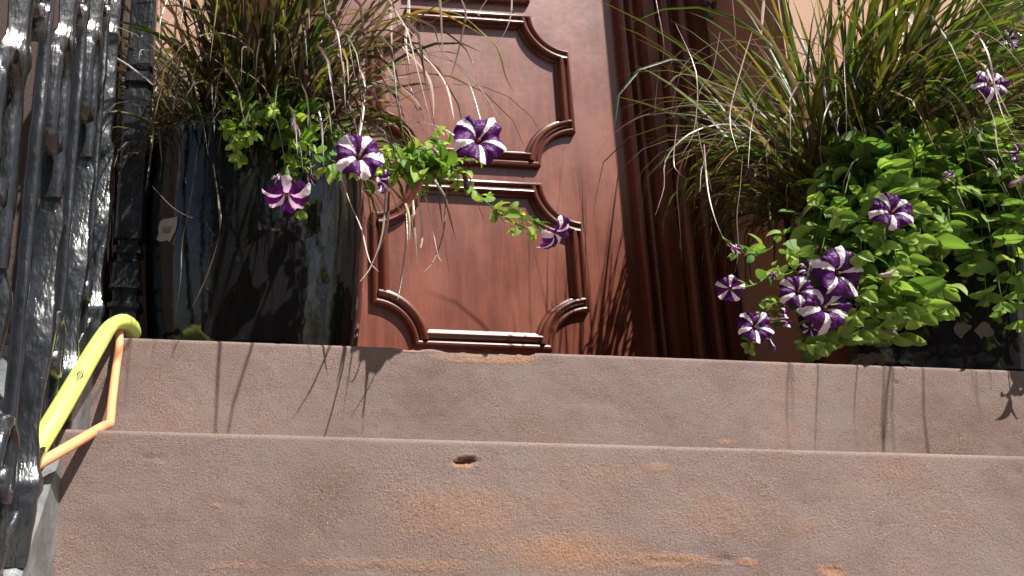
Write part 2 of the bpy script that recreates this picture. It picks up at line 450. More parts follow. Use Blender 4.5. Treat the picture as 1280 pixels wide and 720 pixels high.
mb.add([(X0+0.01, y, max(GZ, z)) for y, z in prf] + [(X1-0.01, y, max(GZ, z)) for y, z in prf],
       [(k, (k+1) % np_, np_+(k+1) % np_, np_+k) for k in range(np_)] + [tuple(range(np_-1, -1, -1)), tuple(range(np_, 2*np_))])
obj('core', mb.mesh('core', M['stone'], False), steps)

# ------------------------------------------------------------------ sloping kerbs under the railings
def make_curb(xa, xb, name, lab):
    t = thing(name, ((xa+xb)/2, 0, GZ), lab, 'kerb')
    up = -0.020
    line = [(-1.55, 0.18-0.643*1.55+up), (0.279, 0.36+up)]
    vs = []; fs = []; N = 90
    pts = []
    for s in range(len(line)-1):
        n = N if s == 0 else 16
        for i in range(n): pts.append((line[s][0]+(line[s+1][0]-line[s][0])*i/n, line[s][1]+(line[s+1][1]-line[s][1])*i/n))
    pts.append(line[-1])
    cross = [(xa, -0.30)] + [(xa, -0.006)] + [(xa+0.006, 0)] + [(xa+0.006+(xb-xa-0.012)*i/10, 0) for i in range(1, 10)] + [(xb-0.006, 0), (xb, -0.006), (xb, -0.30)]
    for (y, z) in pts:
        for (x, dz) in cross:
            e = 0.0022*fbm((x*25, y*25, 3), 3)
            vs.append((x + (0.6*e if dz < -0.003 else 0), y, max(GZ, z+dz) + e))
    m = len(cross)
    for i in range(len(pts)-1):
        for j in range(m-1): fs.append((i*m+j, i*m+j+1, (i+1)*m+j+1, (i+1)*m+j))
    fs.append(tuple(range(m))); fs.append(tuple((len(pts)-1)*m+j for j in range(m-1, -1, -1)))
    obj('curb', mesh('curb', vs, fs, M['curb'], True, 40), t)
make_curb(-0.345, -0.166, 'stair_kerb', 'grey painted sloping kerb under the iron railing beside the green hose')
make_curb(1.83, 2.025, 'stair_kerb', 'grey painted sloping kerb on the side of the steps away from the hoses')

# ------------------------------------------------------------------ the house front
DY = 1.20                      # door face
FY = 0.78                      # wall face
DC = 0.8365                    # centre of the doorway
house = thing('house_front', (DC, 1.0, 0.36), 'tan stuccoed house front around the recessed wooden doorway', 'house')
RX0, RX1 = 2*DC-1.58, 1.58
def wall_part(xa, xb, za, zb, edge):
    mb = MB(); mb.box((xa, FY, za), (xb, 1.42, zb))
    me = mb.mesh('wall', M['stucco'], False)
    bm = bmesh.new(); bm.from_mesh(me)
    bmesh.ops.bevel(bm, geom=[e for e in bm.edges], offset=0.012, segments=2, affect='EDGES')
    bm.to_mesh(me); bm.free()
    obj('wall', me, house)
wall_part(RX1, 6.5, GZ, 7.0, 0); wall_part(-6.5, RX0, GZ, 7.0, 0); wall_part(RX0-0.005, RX1+0.005, 2.95, 6.99, 0)
mb = MB(); mb.box((-2.60, 0.60, GZ), (-0.195, FY+0.01, 6.98))  # added backing behind the railing, coloured dark so the gaps read as shaded
me = mb.mesh('added_dark_backing', M['gapdark'], False)
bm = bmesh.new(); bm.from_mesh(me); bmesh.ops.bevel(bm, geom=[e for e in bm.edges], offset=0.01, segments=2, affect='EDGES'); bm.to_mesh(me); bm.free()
obj('added_dark_backing', me, house)
# casing: stepped vertical mouldings either side of the door
def casing_profile():
    # (u, out) u in 0..1 from the door to the wall reveal, out = distance proud of the door face
    pr = []
    def flat(a, b, h): pr.extend([(a, h), (b, h)])
    def bead(a, b, h0, h1):
        for i in range(9):
            t = i/8; pr.append((a+(b-a)*(0.5-0.5*cos(pi*t)), h0 + (h1-h0)*sin(pi*t)))
    def cove(a, b, h0, h1):
        for i in range(8):
            t = i/7; pr.append((a+(b-a)*t, h0 + (h1-h0)*(1-cos(t*pi/2))))
    flat(0.0, 0.0, -0.01); pr.append((0.004, 0.026)); bead(0.01, 0.085, 0.026, 0.036); pr.append((0.09, 0.014))
    flat(0.10, 0.125, 0.012); bead(0.13, 0.20, 0.016, 0.038); pr.append((0.205, 0.018)); cove(0.21, 0.27, 0.018, 0.050)
    flat(0.275, 0.42, 0.056); pr.append((0.425, 0.040)); cove(0.43, 0.47, 0.040, 0.060); bead(0.47, 0.585, 0.062, 0.082)
    pr.append((0.59, 0.058)); flat(0.60, 0.615, 0.056); cove(0.62, 0.66, 0.060, 0.082); bead(0.66, 0.765, 0.084, 0.098)
    pr.append((0.77, 0.078)); cove(0.78, 0.83, 0.078, 0.098); flat(0.835, 0.96, 0.102); pr.append((0.965, 0.085)); flat(0.975, 1.0, 0.083)
    return pr
def make_casing(sgn):
    xe = 1.332
    vs = []; fs = []
    pr = casing_profile(); zs = [0.362 + (2.95-0.362)*i/30 for i in range(31)]
    for z in zs:
        for (u, h) in pr:
            x = xe + (1.5815-xe)*u
            jit = 0.0006*fbm((x*40, z*6, 1), 3)
            vs.append((DC + sgn*(x-DC), DY - h + jit, z))
    m = len(pr)
    for i in range(len(zs)-1):
        for j in range(m-1):
            q = (i*m+j, i*m+j+1, (i+1)*m+j+1, (i+1)*m+j)
            fs.append(q if sgn > 0 else q[::-1])
    obj('door_casing', mesh('door_casing', vs, fs, M['wood'], True, 38), house)
make_casing(1); make_casing(-1)
# the door: leaf, panels with scooped corners, mouldings
door = obj('door', None, house)
door.location = (0, 0, 0)
HALF = 1.3325 - DC
mb = MB(); mb.box((DC-HALF, DY, 0.368), (DC+HALF, DY+0.06, 2.93)); obj('leaf', mb.mesh('leaf', M['wood'], False), door)
mb = MB(); mb.box((RX0, DY-0.085, 0.352), (RX1, DY+0.1, 0.366)); obj('threshold', mb.mesh('threshold', M['stone'], False), house)
def scoop(x0, x1, z0, z1, r, n=14):
    pts = []
    def arc(cx, cz, a0, a1):
        for i in range(n+1):
            a = a0 + (a1-a0)*i/n; pts.append((cx+r*cos(a), cz+r*sin(a)))
    arc(x1, z0, pi, pi/2); arc(x1, z1, 1.5*pi, pi); arc(x0, z1, 2*pi, 1.5*pi); arc(x0, z0, pi/2, 0)
    # each arc runs from one straight side to the next; the straights join them
    return pts
def offset(pts, d):
    out = []; n = len(pts)
    for i in range(n):
        a, b, c = Vector(pts[i-1]), Vector(pts[i]), Vector(pts[(i+1) % n])
        t1 = (b-a).normalized(); t2 = (c-b).normalized()
        n1 = Vector((-t1.y, t1.x)); n2 = Vector((-t2.y, t2.x))
        m = n1+n2; m = m/max(0.3, m.dot(n1)) if m.length > 1e-6 else n1
        out.append(b + m*d)
    return out
MOULD = [(0.0, 0.0), (0.002, 0.012), (0.006, 0.017), (0.012, 0.019), (0.017, 0.017), (0.020, 0.012), (0.022, 0.011), (0.026, 0.013),
         (0.032, 0.021), (0.036, 0.024), (0.042, 0.025), (0.047, 0.023), (0.050, 0.018), (0.052, 0.011), (0.056, 0.010), (0.060, 0.006), (0.061, 0.0045), (0.062, -0.002)]
def make_panel(x0, x1, z0, z1, r):
    base = scoop(x0, x1, z0, z1, r)
    n = len(base); vs = []; fs = []
    for (o, h) in MOULD:
        ring = offset(base, o*0.86)
        for p in ring: vs.append((p.x, DY - h*1.25, p.y))
    for j in range(len(MOULD)-1):
        for i in range(n):
            i2 = (i+1) % n; fs.append((j*n+i, j*n+i2, (j+1)*n+i2, (j+1)*n+i))
    obj('panel_moulding', mesh('panel_moulding', vs, fs, M['moulding'], True, 35), door)
    ring = offset(base, 0.053)
    vs = [(p.x, DY-0.004, p.y) for p in ring]
    obj('panel', mesh('panel', vs, [tuple(range(n))], M['wood'], False), door)
PX0, PX1 = 2*DC-1.163, 1.163
make_panel(PX0, PX1, 0.540, 1.062, 0.120)
make_panel(PX0, PX1, 1.112, 1.640, 0.120)
make_panel(PX0, PX1, 1.685, 2.40, 0.120)
# small dark metal fitting on the shaded reveal
hp = PXP(893, 6, RX1)
mb = MB()
vs, fs = lathe([(0.0, 0.0), (0.012, 0.0), (0.013, 0.003), (0.009, 0.006), (0.004, 0.007), (0.004, 0.018), (0.009, 0.022), (0.011, 0.029), (0.008, 0.036), (0.0, 0.038)], 20)
mb.add([Vector((RX1 - z, hp.y + x, hp.z + y)) for (x, y, z) in vs], fs)
tube(mb, catmull([(RX1-0.028, hp.y, hp.z), (RX1-0.030, hp.y, hp.z-0.02), (RX1-0.028, hp.y, hp.z-0.04), (RX1-0.018, hp.y, hp.z-0.052), (RX1-0.012, hp.y, hp.z-0.045)], 5), 0.0035, 8)
obj('door_hook', mb.mesh('door_hook', M['metal'], True, 40), house)

# ------------------------------------------------------------------ iron railing
def scroll_pts(c, r0, turns, a0, dirn, n=34, shrink=0.78):
    out = []
    for i in range(n+1):
        t = i/n; a = a0 + dirn*2*pi*turns*t; r = r0*(1-shrink*t)
        out.append((c[0] + r*cos(a), c[1] + r*sin(a)))
    return out
def ribbon_bar(path, wx, th, bulge=None):
    """cast bar running along path (y, z), wx wide across the railing (x), th thick in the railing's plane"""
    n = len(path); vs = []; fs = []
    sec = [(-.5, -.28), (-.30, -.5), (.30, -.5), (.5, -.28), (.5, .28), (.30, .5), (-.30, .5), (-.5, .28)]
    for i in range(n):
        a = Vector(path[max(i-1, 0)]); b = Vector(path[min(i+1, n-1)])
        t = (b-a).normalized(); nr = Vector((-t.y, t.x))
        kx = bulge[i] if bulge else 1.0
        for (sx, sn) in sec:
            p = Vector(path[i]) + nr*(sn*th*kx)
            vs.append(Vector((sx*wx*kx, p.x, p.y)))
    k = len(sec)
    for i in range(n-1):
        for j in range(k):
            j2 = (j+1) % k; fs.append((i*k+j, i*k+j2, (i+1)*k+j2, (i+1)*k+j))
    fs.append(tuple(range(k))); fs.append(tuple((n-1)*k+j for j in range(k-1, -1, -1)))
    return vs, fs
def lumpy(vs, amp=0.0012):
    return [v + Vector((noise.noise(v*38), noise.noise(v*38+Vector((7,0,0))), noise.noise(v*30+Vector((0,9,0)))))*amp*2 for v in vs]
SL = 0.643
# one module of the railing, at y = 0 with the kerb at z = 0
RAILH = 0.98
PITCH = 0.245
def module_meshes():
    out = {}
    # baluster: a broad flat foot plate with a shoulder, then a slimmer upright to the handrail
    path = []; wx = []; th = []
    for i in range(91):
        z = -0.035 + (RAILH+0.03)*i/90
        path.append((-0.055*max(0, 1-max(z, 0)/0.37)**0.9, z))
        a = 0.037 if z < 0.37 else 0.021
        if 0.36 < z < 0.39: a = 0.037 - 0.016*(z-0.36)/0.03
        b = 0.016 if z < 0.37 else 0.020
        if z < 0.37: a *= 1 + 0.16*sin(z*34+0.6); b *= 1 + 0.35*sin(z*34+0.6)
        else: a *= 1 + 0.20*exp(-((z-0.47)/0.03)**2)
        for zc in (0.05, 0.60, 0.80):
            if abs(z-zc) < 0.012: a *= 1.2; b *= 1.5
        wx.append(a); th.append(b)
    sec = [(-.5, -.20), (-.44, -.58), (-.36, -.68), (.0, -.56), (.34, -.44), (.46, -.36), (.5, -.15), (.5, .30), (.42, .5), (-.42, .5), (-.5, .30)]
    vs = []; fs = []; k = len(sec)
    for (p, a, b) in zip(path, wx, th):
        for (sx, sy) in sec: vs.append(Vector((sx*a, p[0] + sy*b, p[1])))
    for i in range(len(path)-1):
        for q in range(k): fs.append((i*k+q, i*k+(q+1) % k, (i+1)*k+(q+1) % k, (i+1)*k+q))
    fs.append(tuple(range(k-1, -1, -1))); fs.append(tuple((len(path)-1)*k+q for q in range(k)))
    out['baluster'] = mesh('baluster', lumpy(vs, 0.0010), fs, M['iron'], True, 40)
    # slim upright half way to the next baluster
    vs, fs = ribbon_bar([(0.122 + 0.002*sin(q*0.9), SL*0.122 + 0.004 + (RAILH-0.01)*q/40) for q in range(41)], 0.014, 0.014)
    out['upright'] = mesh('upright', lumpy(vs), fs, M['iron'], True, 55)
    def scr(name, pts, wx_, th_, bul=None):
        cs = catmull([(p[0], p[1], 0) for p in pts], 3)
        vs, fs = ribbon_bar([(p.x, p.y) for p in cs], wx_, th_); out[name] = mesh(name, lumpy(vs, 0.0012), fs, M['iron'], True, 60)
    # crook: a band that climbs in front of the upright, turns over and hangs down in a curl
    arc = [(-0.052 + 0.034*cos(a), 0.535 + 0.034*sin(a)) for a in [pi*q/8 for q in range(9)]]
    scr('crook_scroll', [(-0.012, 0.385), (-0.016, 0.43), (-0.018, 0.49)] + arc + [(-0.086, 0.49), (-0.084, 0.455)] + [(-0.064 - 0.020*cos(a), 0.45 - 0.020*sin(a)) for a in (0.5, 1.1, 1.8, 2.6, 3.5)], 0.030, 0.017)
    # ring scroll low down, from the upright towards the plate
    scr('ring_scroll', [(0.122 + 0.0 - (0.048-0.0035*q)*cos(0.55*q) - 0.02, SL*0.10 + 0.15 + (0.062-0.0045*q)*sin(0.55*q)) for q in range(14)], 0.022, 0.012)
    # S scroll under the handrail
    a = scroll_pts((0.045, 0.66), 0.036, 1.3, -pi/2, 1)[::-1]; b = scroll_pts((0.085, 0.86), 0.036, 1.3, pi/2, 1)
    scr('s_scroll', [(x_, y_ + SL*x_) for x_, y_ in (a + [(0.030 + 0.07*t, 0.69 + 0.14*t) for t in (0.3, 0.5, 0.7)] + b)[::3]], 0.022, 0.011)
    return out
MODS = module_meshes()
def make_railing(xc, lab, ys):
    t = thing('iron_railing', (xc, 0, 0.2), lab, 'railing')
    for y in ys:
        zk = min(0.36, 0.18 + SL*y - 0.022)
        for nm, me in MODS.items():
            if y > 0.2 and nm != 'baluster': continue
            o = obj(nm, me, t)
            o.matrix_parent_inverse = Matrix.Identity(4)
            o.location = (0, y, zk - 0.2)
    ya, yb = ys[0]-0.10, 0.285
    for nm, up, wx, th in (('bottom_rail', 0.055, 0.016, 0.012), ('handrail', RAILH, 0.055, 0.030)):
        path = [(ya+(yb-ya)*i/40, 0.18+SL*(ya+(yb-ya)*i/40)-0.022+up) for i in range(41)] + [(0.47, 0.18+SL*yb-0.02+up)]
        vs, fs = ribbon_bar(path, wx, th)
        obj(nm, mesh(nm, lumpy([v+Vector((xc, 0, 0)) for v in vs]), fs, M['iron'], True, 50), t)
    # square newel post with collars, on the landing kerb
    px = xc + (0.044 if xc < 0.5 else -0.044); py = 0.47; zb = 0.360
    vs = []; fs = []
    prof = [(0.0, 0.030), (0.03, 0.030), (0.034, 0.0225), (0.085, 0.0205), (0.090, 0.0255), (0.098, 0.0255), (0.103, 0.0185), (0.123, 0.0185), (0.128, 0.0245),
            (0.150, 0.0215), (0.175, 0.0205), (0.18, 0.0205), (0.186, 0.0155), (0.198, 0.0155), (0.200, 0.0215), (0.214, 0.0215), (0.216, 0.0155), (0.226, 0.0155), (0.230, 0.0210), (0.55, 0.0205),
            (0.555, 0.0155), (0.568, 0.0155), (0.570, 0.0220), (0.588, 0.0220), (0.590, 0.0155), (0.602, 0.0155), (0.606, 0.0205), (1.05, 0.0195), (1.06, 0.028), (1.09, 0.028), (1.13, 0.004)]
    for (z, r) in prof:
        r *= 1.32; c = r*0.82
        for (sx, sy) in ((-1,-1),(1,-1),(1,1),(-1,1)):
            if sx*sy > 0: vs += [(px+sx*r, py+sy*c, zb+z), (px+sx*c, py+sy*r, zb+z)]
            else: vs += [(px+sx*c, py+sy*r, zb+z), (px+sx*r, py+sy*c, zb+z)]
    # order corners around
    ring = 8; m = len(prof)
    order = sorted(range(8), key=lambda k: atan2(vs[k][1]-py, vs[k][0]-px))
    vs2 = []
    for i in range(m): vs2 += [Vector(vs[i*8+k]) for k in order]
    for i in range(m-1):
        for k in range(ring):
            k_ = (k+1) % ring; fs.append((i*ring+k, i*ring+k_, (i+1)*ring+k_, (i+1)*ring+k))
    fs.append(tuple(range(ring-1, -1, -1))); fs.append(tuple((m-1)*ring+k for k in range(ring)))
    obj('newel_post', mesh('newel_post', lumpy(vs2, 0.0006), fs, M['iron'], True, 30), t)
    return t
YS = [0.330-PITCH*k for k in range(6)][::-1]
make_railing(-0.180, 'black glossy cast iron stair railing with scrolls, beside the green hose', YS)
make_railing(1.925, 'black cast iron stair railing on the side away from the hoses', YS)

# ------------------------------------------------------------------ hoses
gh = thing('garden_hose', P(95, 480, 0.02), 'lime green hose with a small black leaf print, draped over the top step', 'hose')
gp = [P(-20, 655, -0.16), P(10, 612, -0.14), P(48, 556, -0.095), P(82, 500, -0.035), P(112, 448, 0.07), P(134, 413, 0.20), P(144, 404, 0.25), P(155, 402, 0.285), P(164, 408, 0.32), P(167, 416, 0.35)]
cs = catmull(gp, 8)
mb = MB(); tube(mb, cs, [0.0140*(1.0 - 0.14*exp(-((i-46)/7)**2)) for i in range(len(cs))], 18, flat=0.95)
obj('tube', mb.mesh('tube', M['green'], True, 50), gh)
oh = thing('garden_hose', P(135, 532, 0.05), 'thin orange hose kinked against the top step, under the green hose', 'hose')
op = [P(-30, 625, -0.19), P(5, 604, -0.16), P(45, 582, -0.115), P(90, 556, -0.07), P(122, 537, 0.03), P(131, 532, 0.09), P(136.5, 530, 0.13), P(138, 522, 0.16), P(140, 500, 0.20), P(145, 460, 0.262), P(149, 432, 0.268), P(149, 416, 0.285), P(150, 407, 0.31)]
cs2 = catmull(op, 8)
mb = MB(); tube(mb, cs2, 0.0072, 14, flat=0.95); obj('tube', mb.mesh('tube', M['orange'], True, 50), oh)
# leaf print on the green hose: small dark leaflets lying on the rubber
mb = MB()
cpt = P(83, 483, 0.0)
best = min(range(len(cs)-1), key=lambda i: (cs[i]-cpt).length)
ax = (cs[best+1]-cs[best-1]).normalized(); tocam = (CAM-cs[best]); tocam = (tocam - ax*tocam.dot(ax)).normalized(); sidev = ax.cross(tocam)
def on_hose(s, a):     # s along the hose, a angle round it
    f = best + s/(cs[best+1]-cs[best]).length; i = max(0, min(len(cs)-2, int(f))); p = cs[i].lerp(cs[i+1], f-i)
    return p + (tocam*cos(a) + sidev*sin(a))*0.0145
for k in range(-3, 4):
    for sd_ in (-1, 1):
        s0 = k*0.0035; a0 = 0.06*sd_
        s1, a1 = s0 + 0.004, 0.42*sd_*(1-abs(k)*0.17)
        mb.add([on_hose(s0-0.0009, a0), on_hose((s0+s1)/2-0.0013, (a0+a1)/2), on_hose(s1, a1), on_hose((s0+s1)/2+0.0012, (a0+a1)/2)], [(0, 1, 2, 3)])
mb.add([on_hose(-0.016, -0.05), on_hose(0.013, -0.04), on_hose(0.013, 0.04), on_hose(-0.016, 0.05)], [(0, 1, 2, 3)])
obj('printed_leaf', mb.mesh('printed_leaf', M['ink'], False), gh)

# ------------------------------------------------------------------ pots
POT_Z = 0.362
def pot_r(z):       # outside radius at height z above the base
    H = 0.44; t = z/H
    return 0.204 + 0.022*sin(pi*min(0.5, t*0.72+0.02)) - 0.010*max(0, t-0.62)**1.5*2.6
def make_pot(x, y, lab):
    t = thing('flower_pot', (x, y, POT_Z), lab, 'flower pot')
    prof = [(0.0, 0.0), (0.165, 0.0)] + [(pot_r(z), z) for z in [0.006+0.42*i/30 for i in range(31)]]
    zt = 0.426; r = prof[-1][0]
    prof += [(r+0.004, zt+0.004), (r+0.006, zt+0.012), (r+0.001, zt+0.019), (r-0.010, zt+0.017), (r-0.016, zt+0.004), (r-0.018, zt-0.05), (r-0.020, zt-0.06)]
    vs, fs = lathe([(a, b + POT_Z) for a, b in prof], 96, x, y)
    vs = [(vx + 0.0012*noise.noise((vx*9, vy*9, vz*2)), vy + 0.0012*noise.noise((vx*9+4, vy*9, vz*2)), vz) for vx, vy, vz in vs]
    obj('body', mesh('body', vs, fs, M['glaze'], True, 60), t)
    n = 40; sv = [(x, y, POT_Z+zt-0.02)]; sf = []
    for rr in (0.07, 0.14, r-0.019):
        for k in range(n):
            a = 2*pi*k/n; sv.append((x+rr*cos(a), y+rr*sin(a), POT_Z+zt-0.025+0.008*noise.noise((rr*30, k, 1))))
    for k in range(n):
        k_ = (k+1) % n; sf.append((0, 1+k, 1+k_))
        for q in range(2): sf.append((1+q*n+k, 1+q*n+n+k, 1+q*n+n+k_, 1+q*n+k_))
    obj('soil', mesh('soil', sv, sf, M['soil']), t)
    return t
LPX, LPY = 0.118, 0.512
RPX, RPY = 1.570, 0.515
pot1 = make_pot(LPX, LPY, 'glossy black glazed pot with a torn paper sticker on its side')
pot2 = make_pot(RPX, RPY, 'glossy black glazed pot half hidden under a mound of petunia leaves')
def on_pot(x, y, px, py, out):
    """photo pixel to the front of the pot at (x, y), pushed out by a little"""
    v = ray(px, py)
    lo = None
    for i in range(400):
        Y = y - 0.26 + i*0.0007
        p = CAM + v*((Y-CAM.y)/v.y)
        if sqrt((p.x-x)**2+(p.y-y)**2) < pot_r(p.z-POT_Z): lo = p; break
    if lo is None: return None
    d = Vector((lo.x-x, lo.y-y, 0)).normalized()
    r = pot_r(lo.z-POT_Z)+out
    return Vector((x+d.x*r, y+d.y*r, lo.z))
def patch(name, pot, x, y, outline, mat, out, parent=None):
    cx = sum(p[0] for p in outline)/len(outline); cy = sum(p[1] for p in outline)/len(outline)
    vs = [on_pot(x, y, cx, cy, out)]; n = len(outline); fs = []
    for k in (0.5, 1.0):
        for (a, b) in outline: vs.append(on_pot(x, y, cx+(a-cx)*k, cy+(b-cy)*k, out))
    if any(v is None for v in vs): return None
    for i in range(n):
        j = (i+1) % n; fs.append((0, 1+i, 1+j)); fs.append((1+i, 1+n+i, 1+n+j, 1+j))
    return obj(name, mesh(name, vs, fs, mat, False), parent or pot)
st = patch('paper_sticker', pot1, LPX, LPY, [(201, 277), (206, 274), (214, 273), (223, 271), (222, 281), (220, 290), (217, 294), (215, 299), (213, 303), (210, 300), (206, 302), (200, 302), (197, 299), (199, 292), (199, 284)], M['paper'], 0.0016)
if st:
    for (a, b, c, d) in ((204.5, 285, 206.5, 291), (207, 284.5, 208.5, 291.5), (209.5, 284, 210, 292), (212, 284, 211.5, 291.5), (214.5, 283.5, 213, 291)):
        patch('printed_mark', pot1, LPX, LPY, [(a-.35, b-.4), (a+.35, b-.4), (c+.35, d+.4), (c-.35, d+.4)], M['ink'], 0.0022, st)
for (px, py) in ((1202, 410), (1229, 414)):  # two small uneven blotches, paler than the glaze
    ol = [(px + (9+12*noise.noise((px*.37, k*.9, 2)))*cos(2*pi*k/12), py + (10+11*noise.noise((k*.8, px*.31, 5)))*sin(2*pi*k/12)) for k in range(12)]
    patch('pale_blotch', pot2, RPX, RPY, ol, M['blotch'], 0.0016)

# ------------------------------------------------------------------ fountain grass
def blade_pts(base, az, tilt, L, droop, n=7, curl=0.0):
    """arching blade: leaves the base at tilt from vertical, gravity bends it over"""
    pts = [Vector(base)]; ang = tilt; st = L/n; a = az
    for i in range(n):
        t = (i+1)/n
        ang = min(2.95, ang + droop*t*(0.4+0.6*sin(min(pi/2, ang+0.25))))
        a += curl/n
        pts.append(pts[-1] + Vector((sin(ang)*cos(a), sin(ang)*sin(a), cos(ang)))*st)
    return pts
def ribbon(mb, pts, wid, c0, c1, twist=0.0, fold=0.35):
    n = len(pts); vs = []; fs = []; cols = []
    for i, p in enumerate(pts):
        t = (pts[min(i+1, n-1)]-pts[max(i-1, 0)]).normalized()
        s = t.cross(Vector((0, 0, 1)))
        s = s.normalized() if s.length > 1e-3 else Vector((1, 0, 0))
        u = t.cross(s).normalized()
        a = twist*i/n; s2 = s*cos(a)+u*sin(a); u2 = -s*sin(a)+u*cos(a)
        f = i/(n-1); wd = wid*(0.55+0.45*min(1, f*5))*(1-f**2.2)**0.8 + 0.0003
        vs += [p + s2*wd*0.5 + u2*wd*fold*0.5, p, p - s2*wd*0.5 + u2*wd*fold*0.5]
        cc = tuple(c0[k]+(c1[k]-c0[k])*f**1.4 for k in range(3)); cols += [cc]*3
    for i in range(n-1):
        for j in range(2): fs.append((i*3+j, i*3+j+1, i*3+3+j+1, i*3+3+j))
    b = len(mb.v); mb.v += vs; mb.f += [tuple(q+b for q in f) for f in fs]; mb.c += cols
GREENS = [(0.050, 0.100, 0.018), (0.075, 0.140, 0.024), (0.036, 0.072, 0.018), (0.12, 0.17, 0.028)]
PURPLE = [(0.065, 0.032, 0.032), (0.095, 0.048, 0.042), (0.13, 0.080, 0.062)]
STRAW = [(0.42, 0.33, 0.27), (0.52, 0.43, 0.37), (0.34, 0.26, 0.22), (0.30, 0.19, 0.17)]
OCHRE = [(0.24, 0.15, 0.03), (0.30, 0.20, 0.04)]
def make_grass(x, y, lab, seed, n_blades, traced, lean, gfrac, spread, doorside):
    rnd = random.Random(seed)
    z = POT_Z + 0.40
    t = thing('fountain_grass', (x, y, z), lab, 'grass plant')
    mb = MB()
    for i in range(n_blades):
        az = rnd.uniform(0, 2*pi); rr = 0.125*sqrt(rnd.random())
        base = (x+rr*cos(az), y+rr*sin(az), z)
        az2 = az + rnd.gauss(0, 0.5)
        tilt = abs(rnd.gauss(0.06, 0.20)) + rr*spread
        L = rnd.choice((rnd.uniform(0.22, 0.5), rnd.uniform(0.3, 0.6), rnd.uniform(0.5, 0.95)))
        bk = rnd.random()
        c0 = rnd.choice(GREENS)
        c1 = rnd.choice(GREENS) if bk < gfrac else rnd.choice(OCHRE) if bk < gfrac+0.15 else rnd.choice(PURPLE)
        if rnd.random() > gfrac+0.35: c0 = rnd.choice(PURPLE)
        if rnd.random() < 0.16-0.2*gfrac: c1 = rnd.choice(STRAW); c0 = rnd.choice(PURPLE)
        pts = blade_pts(base, az2, tilt, L, rnd.choice((rnd.uniform(0.05, 0.35), rnd.uniform(0.3, 0.75))), 9, rnd.gauss(0, 0.55))
        if doorside(pts) and rnd.random() < 0.93: continue
        if any(p.y > FY-0.01 and not (RX0+0.01 < p.x < RX1-0.01) for p in pts): 
            pts = [Vector((p.x, min(p.y, FY-0.012-0.02*rnd.random()), p.z)) for p in pts]
        ribbon(mb, pts, rnd.uniform(0.005, 0.0135), c0, c1, rnd.gauss(0, 1.3))
    for i in range(170):     # short dark blades spilling over the rim
        az = rnd.gauss(-pi/2+lean*0.5, 1.3); rr = rnd.uniform(0.10, 0.17); base = (x+rr*cos(az), y+rr*sin(az), z)
        pts = blade_pts(base, az+rnd.gauss(0, .4), rnd.uniform(0.5, 1.25), rnd.uniform(0.14, 0.34), rnd.uniform(0.25, 0.8), 7, rnd.gauss(0, 0.6))
        pts = [Vector((p.x, min(p.y, FY-0.012), p.z)) for p in pts]
        ribbon(mb, pts, rnd.uniform(0.004, 0.009), rnd.choice(GREENS+PURPLE), rnd.choice(PURPLE+GREENS[:1]), rnd.gauss(0, 1.0))
    obj('green_blades', mb.mesh('green_blades', M['grass']), t, kind='stuff')
    # finer dry drooping blades: singly built
    for i in range(48):
        az = rnd.uniform(0, 2*pi)
        if rnd.random() < 0.7: az = rnd.gauss(-pi/2+lean, 0.9)
        rr = 0.14*sqrt(rnd.random()); base = (x+rr*cos(az), y+rr*sin(az), z)
        pts = blade_pts(base, az, rnd.uniform(0.15, 0.9), rnd.uniform(0.4, 0.78), rnd.uniform(0.3, 0.8), 10, rnd.gauss(0, 1.4))
        pts = [p + Vector((noise.noise(p*9), noise.noise(p*9+Vector((5, 0, 0))), 0))*0.02*(j/10) for j, p in enumerate(pts)]
        pts = [Vector((p.x, min(p.y, FY-0.015), p.z)) for p in pts]
        if any(p.z < 0.52 for p in pts): pts = [p for p in pts if p.z > 0.52]
        if len(pts) < 5 or (doorside(pts) and rnd.random() < 0.65): continue
        mb = MB(); c = rnd.choice(STRAW + PURPLE); c1 = rnd.choice(STRAW)
        ribbon(mb, catmull(pts, 3), rnd.uniform(0.0028, 0.0065), rnd.choice(PURPLE), c if rnd.random() < .5 else c1, rnd.gauss(0, 2.5))
        obj('dry_blade', mb.mesh('dry_blade', M['dry']), t)
    for i in range(2):       # long stems leaning out over the steps, high up
        az = -pi/2 + rnd.uniform(-0.5, 0.6); base = (x+rnd.uniform(-.1, .1), y-0.05, z)
        pts = blade_pts(base, az, rnd.uniform(0.38, 0.60), rnd.uniform(0.85, 1.15), rnd.uniform(0.06, 0.20), 10, rnd.gauss(0, 0.15))
        mb = MB(); ribbon(mb, pts, rnd.uniform(0.006, 0.008), rnd.choice(GREENS), rnd.choice(OCHRE), rnd.gauss(0, 0.4))
        obj('long_blade', mb.mesh('long_blade', M['grass']), t)
    for (path, Ya, Yb, wpx, kind) in traced:
        k = len(path)
        pts = [P(px, py, Ya+(Yb-Ya)*i/(k-1)) for i, (px, py) in enumerate(path)]
        mb = MB(); cs_ = catmull(pts, 4)
        wd = wpx*dist((Ya+Yb)/2)/F*(0.45 if 800 < path[-1][0] < 945 else 0.85)
        pal = STRAW if kind == 's' else PURPLE if kind == 'p' else OCHRE if kind == 'o' else GREENS
        ribbon(mb, cs_, wd, rnd.choice(pal), rnd.choice(pal), rnd.gauss(0, 0.8))
        obj('dry_blade' if kind in 'sp' else 'long_blade', mb.mesh('blade', M['dry'] if kind in 'sp' else M['grass']), t)
    return t
